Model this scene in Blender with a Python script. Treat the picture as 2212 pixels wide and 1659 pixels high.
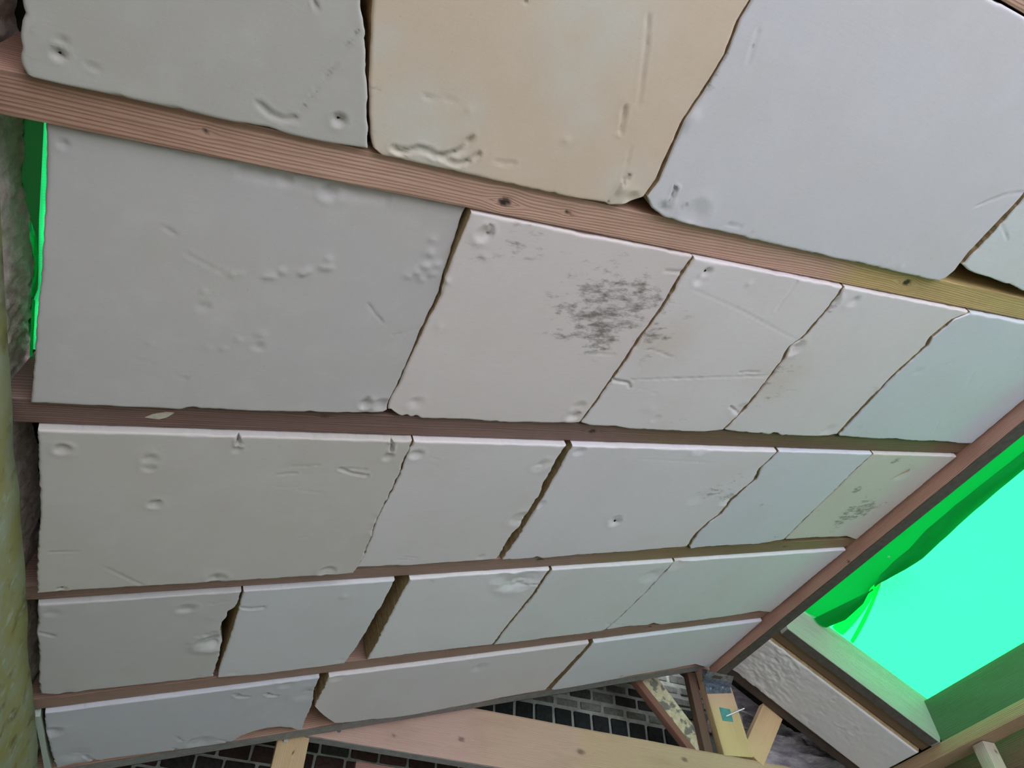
import bpy, math, random
import numpy as np
from mathutils import Matrix, Vector

for _o in list(bpy.data.objects): bpy.data.objects.remove(_o, do_unlink=True)
scene = bpy.context.scene
COL = scene.collection
PI = math.pi

# ------------------------------------------------------------------ camera
CH = 1.4                                     # eye height above the floor
cam_d = bpy.data.cameras.new('camera'); cam = bpy.data.objects.new('camera', cam_d); COL.objects.link(cam)
cam_d.sensor_fit = 'HORIZONTAL'; cam_d.sensor_width = 36.0
cam_d.lens = 1536.4 / 2212 * 36.0; cam_d.clip_start = 0.02
_f = Vector((0.2452, 0.6067, 0.7561)); _r = Vector((0.9258, -0.3779, 0.0030))
_r = (_r - _f * (_r.dot(_f) / _f.dot(_f))).normalized(); _f.normalize(); _u = _r.cross(_f)
cam.matrix_world = Matrix(((_r.x, _u.x, -_f.x, 0), (_r.y, _u.y, -_f.y, 0), (_r.z, _u.z, -_f.z, CH), (0, 0, 0, 1)))
scene.camera = cam

# ------------------------------------------------------------------ light: an overcast sky all round, entering by the open end of the room
world = bpy.data.worlds.new('overcast_sky'); scene.world = world; world.use_nodes = True
_bg = world.node_tree.nodes['Background']
_bg.inputs[0].default_value = (0.965, 0.98, 1.06, 1); _bg.inputs[1].default_value = 4.1
scene.view_settings.view_transform = 'Standard'; scene.view_settings.look = 'None'
scene.view_settings.gamma = 1.0; scene.view_settings.use_curve_mapping = False
scene.view_settings.exposure = 0.0
BOARDS = {
 'b11': {'row': 1, 'L': [[-0.1346, -0.033], [-0.1346, -0.016999999999999998], [-0.1346, 0.3947], [-0.1343, 0.4101], [-0.137, 0.4269], [-0.1388, 0.4382], [-0.1368, 0.4475], [-0.1395, 0.4594], [-0.1385, 0.4716], [-0.1338, 0.4835], [-0.1179, 0.48550000000000004]], 'R': [[0.229, -0.033], [0.229, -0.016999999999999998], [0.229, 0.2815], [0.2455, 0.3242], [0.2681, 0.3959], [0.2857, 0.463], [0.2891, 0.4789]], 'B': [[-0.0898, 0.48550000000000004], [-0.0238, 0.48550000000000004], [-0.0131, 0.48550000000000004], [0.003, 0.48550000000000004], [0.0415, 0.48550000000000004], [0.0874, 0.48550000000000004], [0.105, 0.4845], [0.1631, 0.483], [0.1729, 0.4848], [0.225, 0.4841], [0.2651, 0.4809]], 'pn': 0.006, 'pf': 0.012, 'f': [['hole', [-0.1008, 0.4482], 0.0032], ['hole', [0.2384, 0.4458], 0.004], ['line', [[0.2359, 0.3161], [0.2236, 0.3494], [0.2083, 0.3923], [0.1926, 0.4286], [0.1807, 0.458]], 0.003, 0.001, 0.6], ['line', [[0.13, 0.4501], [0.1469, 0.4612], [0.1641, 0.4637], [0.1808, 0.4586]], 0.006, 0.0018, 0], ['line', [[0.1739, 0.2987], [0.1759, 0.3083]], 0.003, 0.002, 0.8], ['pit', [-0.0969, 0.4313], 0.0073, 0.0015], ['dirt', [-0.1313, 0.4306], 0.0071, 0.4], ['dirt', [-0.1323, 0.4641], 0.0063, 0.4], ['line', [[-0.0705, 0.4522], [-0.0581, 0.4557]], 0.004, 0.0012, 0]], 'col': [0.6, 0.585, 0.53]},
 'b12': {'row': 1, 'L': [[0.2442, -0.033], [0.2442, -0.016999999999999998], [0.2442, 0.2768], [0.2507, 0.3104], [0.2666, 0.3827], [0.2877, 0.455], [0.2977, 0.4767], [0.3138, 0.48550000000000004]], 'R': [[0.7865, -0.033], [0.7865, -0.016999999999999998], [0.7862, 0.108], [0.7849, 0.1429], [0.7944, 0.1908], [0.7934, 0.2253], [0.7916, 0.2573], [0.7852, 0.3056], [0.7978, 0.4179], [0.7913, 0.4509]], 'B': [[0.3692, 0.48550000000000004], [0.3933, 0.48550000000000004], [0.3972, 0.48550000000000004], [0.4313, 0.48550000000000004], [0.4374, 0.48550000000000004], [0.4651, 0.48550000000000004], [0.4733, 0.48550000000000004], [0.5314, 0.48550000000000004], [0.6219, 0.48550000000000004], [0.7227, 0.4804], [0.7323, 0.4832], [0.7647, 0.4752]], 'pn': 0.004, 'pf': 0.01, 'f': [['line', [[0.3274, 0.4695], [0.3387, 0.4729], [0.3511, 0.4675], [0.3641, 0.4612], [0.379, 0.4607], [0.3937, 0.4659], [0.408, 0.4625], [0.423, 0.454], [0.4348, 0.4431], [0.4397, 0.4245]], 0.007, 0.0035, 0], ['line', [[0.404, 0.4666], [0.4211, 0.4707], [0.4346, 0.4707], [0.4499, 0.4622], [0.4604, 0.4474]], 0.006, 0.003, 0], ['line', [[0.4912, 0.4523], [0.5077, 0.4517], [0.5243, 0.4469]], 0.005, 0.0015, 0], ['line', [[0.6322, 0.1757], [0.6539, 0.2172], [0.6708, 0.2559], [0.6913, 0.3041]], 0.004, 0.0016, 0.35], ['line', [[0.6694, 0.3139], [0.6764, 0.3321], [0.684, 0.3532]], 0.005, 0.0025, 0.5], ['line', [[0.7164, 0.3723], [0.7262, 0.4052], [0.7326, 0.4328]], 0.003, 0.0012, 0.3], ['line', [[0.7419, 0.4197], [0.7385, 0.4343], [0.7342, 0.4512], [0.7348, 0.4662], [0.7264, 0.4835]], 0.004, 0.003, 0.4], ['bump', [0.7415, 0.4429], 0.0152, 0.003], ['pit', [0.7694, 0.4606], 0.0136, 0.004], ['dirt', [0.2782, 0.3863], 0.0145, 0.55], ['dirt', [0.2954, 0.442], 0.0182, 0.35], ['dirt', [0.3598, 0.3801], 0.0124, 0.25], ['line', [[0.3455, 0.3804], [0.3642, 0.3825]], 0.003, 0.001, 0.4], ['line', [[0.38, 0.3754], [0.3978, 0.3735]], 0.003, 0.001, 0.3], ['pit', [0.4424, 0.2163], 0.0031, 0.004], ['dirt', [0.4424, 0.2163], 0.0038, 1.2], ['bump', [0.4198, 0.3823], 0.0058, 0.0012], ['bump', [0.5934, 0.3901], 0.0098, 0.0012], ['untan', [0.5552, 0.1928], 0.0868, 0.8], ['untan', [0.341, 0.4229], 0.0632, 0.75], ['untan', [0.4194, 0.3913], 0.0292, 0.5], ['untan', [0.2707, 0.323], 0.0247, 0.6], ['untan', [0.6066, 0.3503], 0.036, 0.45], ['untan', [0.4123, 0.4793], 0.0469, 0.5], ['untan', [0.7409, 0.4384], 0.0469, 0.5], ['untan', [0.5668, 0.3071], 0.0413, 0.3]], 'col': [0.76, 0.635, 0.475]},
 'b13': {'row': 1, 'L': [[0.7896, -0.033], [0.7896, -0.016999999999999998], [0.79, 0.1068], [0.7889, 0.1418], [0.7985, 0.1897], [0.7975, 0.2242], [0.7958, 0.2561], [0.7895, 0.3045], [0.8024, 0.4169], [0.7959, 0.4499]], 'R': [[1.6938, -0.033], [1.6938, -0.016999999999999998], [1.7409, 0.2407], [1.7374, 0.32], [1.7315, 0.3923], [1.7406, 0.4444]], 'B': [[0.8102, 0.4635], [0.8315, 0.4749], [0.8486, 0.4794], [0.875, 0.4822], [0.922, 0.484], [0.9569, 0.4833], [1.0054, 0.4834], [1.0697, 0.4851], [1.0806, 0.48550000000000004], [1.1106, 0.48550000000000004], [1.1935, 0.48550000000000004], [1.2791, 0.48550000000000004], [1.4977, 0.48550000000000004], [1.6931, 0.48550000000000004], [1.718, 0.4852], [1.7326, 0.4741]], 'pn': 0.002, 'pf': 0.014, 'f': [['line', [[0.8442, 0.4227], [0.8481, 0.4384], [0.8481, 0.4483]], 0.006, 0.006, 0.9], ['line', [[0.8871, 0.4469], [0.8802, 0.4564]], 0.004, 0.003, 0.5], ['pit', [0.9161, 0.4591], 0.0278, 0.003], ['pit', [0.8413, 0.4647], 0.0164, 0.004], ['dirt', [0.8317, 0.4668], 0.0183, 0.5], ['dirt', [0.7949, 0.2444], 0.0136, 1.0], ['dirt', [0.7931, 0.195], 0.0114, 0.8], ['dirt', [0.7955, 0.2247], 0.0083, 0.9], ['dirt', [0.7913, 0.2816], 0.0121, 0.5], ['bump', [0.8011, 0.2956], 0.0141, 0.0016], ['bump', [0.8024, 0.3121], 0.0108, 0.0014], ['line', [[0.8297, 0.1438], [0.8361, 0.1639], [0.8459, 0.1912]], 0.006, 0.0008, 0.35], ['dirt', [0.8312, 0.3308], 0.011, 0.3], ['bump', [1.5059, 0.4674], 0.0185, 0.0014], ['bump', [1.5554, 0.4705], 0.0159, 0.0012], ['bump', [1.4986, 0.4806], 0.0123, 0.001], ['line', [[1.7326, 0.2353], [1.6896, 0.2472], [1.6515, 0.2724], [1.6205, 0.2959]], 0.005, 0.0016, 0.1], ['line', [[0.9996, 0.4758], [1.0046, 0.4661], [1.0412, 0.4652]], 0.004, 0.0015, 0.2], ['dirt', [1.4183, 0.0779], 0.0165, 0.15], ['line', [[1.0711, 0.4837], [1.0773, 0.469]], 0.004, 0.002, 0.4]], 'col': [0.7, 0.695, 0.725]},
 'b14': {'row': 1, 'L': [[1.7421, -0.033], [1.7421, -0.016999999999999998], [1.7603, 0.2536], [1.7632, 0.3382], [1.7583, 0.4314]], 'R': [[2.644, -0.033], [2.644, 0.1], [2.644, 0.2], [2.644, 0.46]], 'B': [[1.7908, 0.4412], [1.8324, 0.4454], [1.8952, 0.4463], [1.9568, 0.4523], [2.0132, 0.4536], [2.0755, 0.4622]], 'pn': 0.002, 'pf': 0.01, 'f': [['line', [[1.757, 0.3135], [1.7894, 0.3264], [1.832, 0.3447]], 0.004, 0.0012, 0.2]], 'col': [0.66, 0.68, 0.66], 'u0': 1, 'bclip': 0.028},
 'b21': {'row': 2, 'L': [[-0.1175, 0.553], [-0.1175, 0.6328], [-0.121, 0.7088], [-0.1266, 0.7925], [-0.1301, 0.8467], [-0.1334, 0.8848], [-0.1396, 0.9866], [-0.1457, 1.0664999999999998]], 'R': [[0.4833, 0.553], [0.4833, 0.5736], [0.486, 0.6312], [0.488, 0.6926], [0.4926, 0.7351], [0.4859, 0.8102], [0.4825, 0.8837], [0.4789, 0.9687], [0.4723, 1.0146], [0.4764, 1.0398]], 'B': [[-0.055, 1.0664999999999998], [0.0397, 1.0653], [0.0859, 1.0664999999999998], [0.097, 1.06], [0.1087, 1.0579], [0.121, 1.0621], [0.133, 1.0612], [0.1907, 1.0624], [0.2591, 1.0603], [0.4439, 1.052], [0.4701, 1.0459]], 'pn': -0.01, 'pf': 0.012, 'f': [['pit', [-0.0987, 0.578], 0.0079, 0.003], ['hole2', [[-0.0976, 0.5751]]], ['bump', [0.0965, 0.7925], 0.0057, 0.0016], ['bump', [0.1373, 0.7521], 0.0073, 0.0022], ['bump', [0.1473, 0.7475], 0.0057, 0.0018], ['bump', [0.1871, 0.7485], 0.0067, 0.0022], ['bump', [0.1975, 0.7448], 0.0075, 0.0024], ['bump', [0.2117, 0.7326], 0.0076, 0.0024], ['bump', [0.2437, 0.7311], 0.0068, 0.0022], ['bump', [0.2516, 0.7248], 0.0077, 0.0024], ['bump', [0.2748, 0.7139], 0.0068, 0.002], ['bump', [0.2802, 0.6965], 0.0076, 0.0026], ['bump', [0.2852, 0.7121], 0.0078, 0.0026], ['bump', [0.4241, 0.7055], 0.0083, 0.0024], ['bump', [0.4384, 0.6958], 0.0094, 0.0028], ['bump', [0.4487, 0.6816], 0.0112, 0.003], ['bump', [0.4481, 0.6533], 0.01, 0.003], ['bump', [0.4453, 0.6242], 0.008, 0.0024], ['bump', [0.4666, 0.693], 0.0095, 0.0028], ['bump', [0.4515, 0.7093], 0.0076, 0.002], ['bump', [0.471, 0.6746], 0.0085, 0.0024], ['pit', [0.0998, 0.8237], 0.0118, 0.0016], ['bump', [0.1986, 0.8689], 0.0093, 0.002], ['pit', [0.1994, 0.899], 0.0114, 0.0014], ['bump', [0.1626, 0.8868], 0.0064, 0.0014], ['bump', [0.1165, 0.9112], 0.0064, 0.0014], ['bump', [0.1412, 0.9094], 0.0055, 0.0014], ['bump', [0.0265, 0.9123], 0.0052, 0.0014], ['line', [[0.3718, 0.7789], [0.39, 0.7983], [0.4098, 0.816]], 0.003, 0.0012, 0.15], ['line', [[0.4298, 0.8449], [0.4578, 0.8306], [0.486, 0.8161]], 0.003, 0.001, 0.15], ['line', [[0.0308, 0.6826], [0.0472, 0.692]], 0.004, 0.0012, 0.2], ['line', [[0.0674, 0.9824], [0.0902, 0.986]], 0.003, 0.001, 0.2], ['line', [[0.0043, 0.9517], [0.0327, 0.9552]], 0.003, 0.0009, 0.15], ['pit', [0.4267, 1.0237], 0.0139, 0.004], ['line', [[0.4272, 1.0071], [0.4245, 1.0378]], 0.004, 0.004, 0.5], ['pit', [0.4614, 1.0253], 0.0166, 0.003], ['line', [[0.0628, 0.7238], [0.1195, 0.7504]], 0.004, 0.0006, 0.05], ['chipn', [[0.1213, 0.5594], [0.3499, 0.5524]], 0.01], ['pit', [0.255, 0.5731], 0.0151, 0.005], ['pit', [0.1879, 0.5676], 0.0115, 0.004]], 'col': [0.6, 0.585, 0.54]},
 'b22': {'row': 2, 'L': [[0.4898, 0.553], [0.4898, 0.5657], [0.4884, 0.6308], [0.4905, 0.6921], [0.4952, 0.7347], [0.4886, 0.8099], [0.4853, 0.8834], [0.4818, 0.9685], [0.4753, 1.0144], [0.4794, 1.0396]], 'R': [[0.983, 0.553], [0.983, 0.5576], [0.9792, 0.5912], [0.983, 0.6392], [0.9847, 0.6896], [0.9821, 0.7455], [0.9783, 0.7913], [0.9779, 0.8559], [0.9754, 0.9131], [0.9733, 0.9759], [0.9687, 1.0168], [0.9666, 1.0537]], 'B': [[0.4854, 1.0391], [0.5049, 1.0537], [0.5167, 1.0588], [0.5261, 1.0553], [0.5365, 1.062], [0.5467, 1.054], [0.5603, 1.0635], [0.6467, 1.0598], [0.753, 1.0644], [0.9005, 1.0591]], 'pn': 0.004, 'pf': 0.01, 'f': [['pit', [0.5277, 0.5906], 0.0155, 0.005], ['line', [[0.5342, 0.5709], [0.5413, 0.584], [0.5355, 0.592]], 0.005, 0.004, 0.6], ['dirt', [0.8329, 0.6937], 0.0733, 0.75], ['dirt', [0.8769, 0.6994], 0.051, 0.85], ['dirt', [0.8751, 0.7378], 0.0499, 0.95], ['dirt', [0.9291, 0.7368], 0.0512, 0.55], ['dirt', [0.7553, 0.6529], 0.0548, 0.35], ['dirt', [0.7971, 0.7552], 0.0598, 0.3], ['dirt', [0.8964, 0.8083], 0.0659, 0.25], ['dirt', [0.949, 0.6885], 0.0327, 0.6], ['dirt', [0.6271, 0.5791], 0.0406, 0.42], ['dirt', [0.6046, 0.6038], 0.035, 0.35], ['dirt', [0.5299, 0.6383], 0.0323, 0.35], ['dirt', [0.5685, 0.5856], 0.0281, 0.2], ['pit', [0.9349, 0.998], 0.018, 0.003], ['pit', [0.9369, 1.0272], 0.0182, 0.004], ['line', [[0.9481, 1.0182], [0.9426, 1.0383]], 0.004, 0.003, 0.5], ['bump', [0.493, 0.6992], 0.0097, 0.002], ['pit', [0.5346, 1.0155], 0.0171, 0.002], ['bump', [0.5471, 0.6351], 0.0096, 0.0012], ['bump', [0.5159, 0.8062], 0.0106, 0.0014], ['line', [[0.8635, 0.833], [0.9464, 0.8304]], 0.004, 0.001, 0.2], ['line', [[0.9398, 0.598], [0.9828, 0.5929]], 0.005, 0.002, 0], ['dirt', [0.5167, 0.9585], 0.0234, 0.2]], 'col': [0.66, 0.645, 0.595]},
 'b23': {'row': 2, 'L': [[0.9847, 0.553], [0.9847, 0.5902], [0.9886, 0.6383], [0.9904, 0.6887], [0.988, 0.7447], [0.9843, 0.7906], [0.984, 0.8552], [0.9817, 0.9125], [0.9797, 0.9754], [0.9751, 1.0164], [0.9731, 1.0533]], 'R': [[1.4403, 0.553], [1.4403, 0.5623], [1.4457, 0.581], [1.4457, 0.6093], [1.4438, 0.6503], [1.4447, 0.7134], [1.4276, 0.7404], [1.4407, 0.793], [1.4468, 0.8692], [1.4522, 0.9697], [1.441, 1.0549]], 'B': [[1.0023, 1.0619], [1.0515, 1.0626], [1.0782, 1.0594], [1.1264, 1.0664999999999998], [1.1854, 1.0662], [1.2638, 1.0664999999999998], [1.3455, 1.0664999999999998], [1.3762, 1.0658], [1.4141, 1.0601]], 'pn': 0.01, 'pf': 0.01, 'f': [['hole', [1.0374, 0.581], 0.005], ['pit', [1.0343, 0.5998], 0.0151, 0.003], ['line', [[0.9817, 0.9033], [1.0103, 0.9067], [1.0286, 0.9081]], 0.006, 0.0035, 0.3], ['line', [[1.0295, 0.9096], [1.0426, 0.9225]], 0.005, 0.003, 0], ['line', [[1.026, 0.8991], [1.1676, 0.8792], [1.32, 0.8595], [1.4834, 0.8384]], 0.004, 0.0014, 0.08], ['line', [[1.0105, 0.7973], [1.0632, 0.8068], [1.116, 0.8199]], 0.003, 0.0012, 0.35], ['line', [[1.0344, 0.6271], [1.1934, 0.6585], [1.4292, 0.72]], 0.003, 0.0009, 0.1], ['line', [[1.2909, 0.5628], [1.2958, 0.602], [1.2982, 0.6428]], 0.006, 0.001, 0.5], ['dirt', [1.0267, 0.7504], 0.0546, 0.35], ['dirt', [1.0233, 0.8071], 0.0505, 0.35], ['tan', [1.0311, 0.7777], 0.0835, 0.6], ['dirt', [1.0143, 0.7115], 0.0345, 0.4], ['dirt', [1.014, 0.6723], 0.031, 0.3], ['dirt', [1.2622, 1.0185], 0.0428, 0.35], ['bump', [1.1448, 0.9896], 0.0166, 0.0016], ['pit', [1.1855, 1.0233], 0.0137, 0.002], ['line', [[1.3375, 0.8414], [1.3959, 0.8338]], 0.004, 0.0015, 0.1], ['line', [[1.4007, 0.9643], [1.4422, 0.9851]], 0.005, 0.003, 0.4], ['pit', [1.4393, 0.9706], 0.0228, 0.003], ['line', [[1.0374, 0.9182], [1.1313, 0.934]], 0.003, 0.0009, 0.1], ['bump', [1.1653, 0.5878], 0.0094, 0.0014]], 'col': [0.67, 0.65, 0.615]},
 'b24': {'row': 2, 'L': [[1.4473, 0.553], [1.4473, 0.5612], [1.4528, 0.5798], [1.4528, 0.6082], [1.4511, 0.6492], [1.4521, 0.7125], [1.4351, 0.7395], [1.4483, 0.7922], [1.4546, 0.8684], [1.4603, 0.9691], [1.4493, 1.0545]], 'R': [[1.944, 0.553], [1.944, 0.5594], [1.9085, 0.584], [1.894, 0.6524], [1.9084, 0.6814], [1.8991, 0.7478], [1.8932, 0.7977], [1.8983, 0.9383], [1.908, 1.0524]], 'B': [[1.4921, 1.0601], [1.5834, 1.0616], [1.6277, 1.0655], [1.6375, 1.0549], [1.6824, 1.0664999999999998], [1.8179, 1.063], [1.8756, 1.0582], [1.8978, 1.0507]], 'pn': 0.01, 'pf': 0.01, 'f': [['pit', [1.4443, 0.5995], 0.0207, 0.005], ['dirt', [1.4514, 0.6084], 0.016, 0.8], ['pit', [1.5099, 0.5851], 0.0163, 0.003], ['dirt', [1.5103, 0.5822], 0.0098, 0.6], ['dirt', [1.4829, 0.8182], 0.0794, 0.35], ['tan', [1.4807, 0.8353], 0.1091, 0.5], ['dirt', [1.4879, 0.9039], 0.0565, 0.3], ['dirt', [1.4696, 0.6917], 0.0439, 0.25], ['dirt', [1.7068, 0.5849], 0.0091, 0.6], ['pit', [1.4506, 0.7439], 0.024, 0.004], ['pit', [1.852, 1.0338], 0.0237, 0.002], ['bump', [1.8891, 0.8469], 0.0201, 0.0014], ['line', [[1.8513, 0.8503], [1.9548, 0.8488]], 0.003, 0.001, 0]], 'col': [0.67, 0.66, 0.625]},
 'b25': {'row': 2, 'L': [[1.9547, 0.553], [1.9547, 0.5578], [1.9192, 0.5825], [1.9048, 0.651], [1.9194, 0.68], [1.9102, 0.7466], [1.9045, 0.7966], [1.9101, 0.9375], [1.9203, 1.0518]], 'R': [[2.644, 0.553], [2.644, 0.559], [2.644, 1.0664999999999998]], 'B': [[1.9285, 1.0579], [2.1263, 1.0648], [2.1666, 1.0585], [2.3467, 1.065], [2.418, 1.0597], [2.5647, 1.0664999999999998]], 'pn': 0.012, 'pf': 0.01, 'f': [['line', [[2.2268, 0.7449], [2.2726, 0.8066]], 0.004, 0.0008, 0.35], ['line', [[2.3297, 0.7747], [2.347, 0.8207]], 0.004, 0.0008, 0.35], ['line', [[2.0467, 0.741], [2.0897, 0.7213]], 0.003, 0.001, 0.05], ['pit', [1.9848, 0.7717], 0.0181, 0.0014], ['line', [[2.325, 0.9639], [2.3679, 1.0191]], 0.004, 0.0007, 0.3], ['dirt', [1.9512, 0.5648], 0.0327, 0.5], ['pit', [1.9695, 1.0235], 0.0199, 0.0014]], 'col': [0.64, 0.665, 0.66]},
 'b31': {'row': 3, 'L': [[-0.1371, 1.134], [-0.1371, 1.2264], [-0.1373, 1.3401], [-0.1419, 1.4495], [-0.147, 1.5697], [-0.1493, 1.6715]], 'R': [[0.5612, 1.134], [0.5612, 1.16], [0.5614, 1.2044], [0.5653, 1.2554], [0.5636, 1.3451], [0.5577, 1.421], [0.564, 1.5119], [0.5678, 1.5977], [0.5594, 1.6688]], 'B': [[-0.1339, 1.6715], [-0.0988, 1.6715], [-0.0445, 1.6715], [0.002, 1.6715], [0.0794, 1.6715], [0.0998, 1.6715], [0.1496, 1.6715], [0.1803, 1.6715], [0.2123, 1.6715], [0.2218, 1.6715], [0.2885, 1.6715], [0.3905, 1.6715], [0.485, 1.6715], [0.5103, 1.6715], [0.5209, 1.6715]], 'pn': 0.014, 'pf': 0.021, 'f': [['pit', [-0.1007, 1.1828], 0.0137, 0.005], ['dirt', [-0.102, 1.1671], 0.0058, 0.5], ['slit', [[0.1942, 1.1188], [0.1995, 1.158]], 0.0045, 0.012, 1.0], ['slit', [[0.511, 1.1179], [0.5222, 1.1678]], 0.0045, 0.01, 0.8], ['pit', [0.1992, 1.1754], 0.0102, 0.003], ['pit', [0.5206, 1.1889], 0.0135, 0.003], ['pit', [0.0448, 1.2085], 0.015, 0.003], ['pit', [0.0439, 1.2344], 0.0131, 0.002], ['pit', [0.0623, 1.3522], 0.0142, 0.0035], ['line', [[0.0702, 1.3411], [0.0541, 1.36]], 0.004, 0.0025, 0.1], ['line', [[0.4226, 1.2317], [0.4527, 1.2479], [0.489, 1.256]], 0.006, 0.0035, 0.05], ['line', [[0.2922, 1.2527], [0.3301, 1.2475]], 0.004, 0.0014, 0.05], ['line', [[0.3162, 1.2254], [0.3745, 1.2212]], 0.004, 0.0012, 0.05], ['line', [[0.427, 1.2284], [0.4812, 1.2342]], 0.004, 0.0012, 0.2], ['line', [[0.2951, 1.2982], [0.3398, 1.2984]], 0.003, 0.001, 0.1], ['hole', [-0.1031, 1.6616], 0.004], ['pit', [0.2169, 1.6544], 0.0214, 0.005], ['dirt', [0.2186, 1.6337], 0.0121, 0.5], ['pit', [0.4857, 1.6495], 0.0206, 0.005], ['dirt', [0.4894, 1.6388], 0.0137, 0.5], ['dirt', [0.2539, 1.3791], 0.0066, 0.4], ['line', [[-0.123, 1.5151], [-0.073, 1.5121]], 0.004, 0.0012, 0.15], ['line', [[-0.0196, 1.5827], [0.0585, 1.6664]], 0.005, 0.0012, 0], ['line', [[0.3768, 1.4938], [0.4103, 1.4959]], 0.003, 0.0012, 0], ['bump', [0.5678, 1.2296], 0.0113, 0.002], ['bump', [0.5595, 1.4017], 0.0124, 0.0022], ['bump', [0.5606, 1.4407], 0.0143, 0.0022], ['bump', [0.5597, 1.491], 0.0131, 0.002], ['line', [[0.3414, 1.3069], [0.4058, 1.3195]], 0.003, 0.0009, 0.1]], 'col': [0.65, 0.62, 0.56]},
 'b32': {'row': 3, 'L': [[0.5656, 1.134], [0.5656, 1.1599], [0.5658, 1.2043], [0.5698, 1.2554], [0.5683, 1.3452], [0.5624, 1.4211], [0.5689, 1.5122], [0.5729, 1.5981], [0.5646, 1.6694]], 'R': [[0.969, 1.134], [0.969, 1.177], [0.9705, 1.2199], [0.9741, 1.2389], [0.9766, 1.2857], [0.9893, 1.3465], [0.9849, 1.3589], [0.9917, 1.4315], [0.9942, 1.487], [0.9875, 1.5162], [0.9843, 1.5508], [0.9904, 1.6601]], 'B': [[0.5726, 1.661], [0.6717, 1.6669], [0.7401, 1.6693], [0.8806, 1.6642], [0.9701, 1.6631]], 'pn': 0.014, 'pf': 0.008, 'f': [['pit', [0.5859, 1.1788], 0.0167, 0.004], ['dirt', [0.5879, 1.1673], 0.0096, 0.4], ['line', [[0.6266, 1.2166], [0.6498, 1.2162]], 0.003, 0.001, 0.3], ['line', [[0.6256, 1.1962], [0.6475, 1.1923]], 0.003, 0.001, 0.3], ['bump', [0.9529, 1.2239], 0.0171, 0.003], ['pit', [0.9348, 1.2148], 0.0236, 0.003], ['pit', [0.9791, 1.4529], 0.0309, 0.005], ['bump', [0.9927, 1.3632], 0.0149, 0.002], ['line', [[0.6843, 1.6194], [0.7279, 1.6304]], 0.004, 0.0016, 0.2], ['line', [[0.6756, 1.6347], [0.7169, 1.6387]], 0.004, 0.0016, 0.2], ['pit', [0.9316, 1.6422], 0.0145, 0.002], ['line', [[0.7241, 1.2061], [0.7485, 1.2056]], 0.003, 0.001, 0.2]], 'col': [0.655, 0.635, 0.595]},
 'b33': {'row': 3, 'L': [[0.9874, 1.134], [0.9874, 1.1581], [0.9947, 1.2233], [0.9995, 1.2917], [1.0065, 1.3677], [1.012, 1.4767], [1.0158, 1.5887], [1.012, 1.6671]], 'R': [[1.7162, 1.134], [1.7162, 1.1681], [1.7116, 1.2173], [1.7327, 1.2724], [1.7216, 1.3341], [1.7189, 1.388], [1.726, 1.4591], [1.7092, 1.5001], [1.7055, 1.5722], [1.7238, 1.6487]], 'B': [[1.1151, 1.6694], [1.1272, 1.6602], [1.1495, 1.6715], [1.2815, 1.6638], [1.3706, 1.6637], [1.5557, 1.6576], [1.673, 1.6532], [1.7103, 1.6533]], 'pn': 0.014, 'pf': 0.008, 'f': [['hole', [1.326, 1.4871], 0.008], ['pit', [1.3128, 1.4673], 0.0202, 0.003], ['pit', [1.0196, 1.1553], 0.017, 0.003], ['dirt', [1.0214, 1.1479], 0.0101, 0.5], ['pit', [1.5712, 1.3631], 0.0336, 0.0018], ['dirt', [1.6304, 1.3522], 0.0737, 0.35], ['dirt', [1.6647, 1.2817], 0.063, 0.3], ['pit', [1.7051, 1.3778], 0.0255, 0.004], ['dirt', [1.7018, 1.363], 0.0178, 0.8], ['pit', [1.0071, 1.3846], 0.0189, 0.003], ['dirt', [1.5885, 1.3875], 0.0489, 0.25], ['pit', [1.4199, 1.1265], 0.0283, 0.004], ['line', [[1.2249, 1.18], [1.5404, 1.1937]], 0.004, 0.0006, 0]], 'col': [0.66, 0.65, 0.62]},
 'b34': {'row': 3, 'L': [[1.7279, 1.134], [1.7279, 1.1679], [1.7234, 1.2171], [1.7448, 1.2723], [1.7338, 1.3343], [1.7313, 1.3883], [1.7386, 1.4596], [1.7219, 1.5007], [1.7185, 1.573], [1.737, 1.6497]], 'R': [[2.1659, 1.134], [2.1659, 1.216], [2.1746, 1.3445], [2.1812, 1.4791], [2.1917, 1.6357]], 'B': [[1.7542, 1.6683], [1.7839, 1.662], [1.8907, 1.6587], [2.0769, 1.661], [2.1816, 1.6411]], 'pn': 0.012, 'pf': 0.008, 'f': [['dirt', [1.8765, 1.4044], 0.0222, 0.5], ['line', [[1.8655, 1.4041], [1.8964, 1.4049]], 0.003, 0.001, 0.4], ['dirt', [2.1385, 1.614], 0.0166, 0.6], ['bump', [1.891, 1.1869], 0.0205, 0.001]], 'col': [0.64, 0.66, 0.68]},
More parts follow.
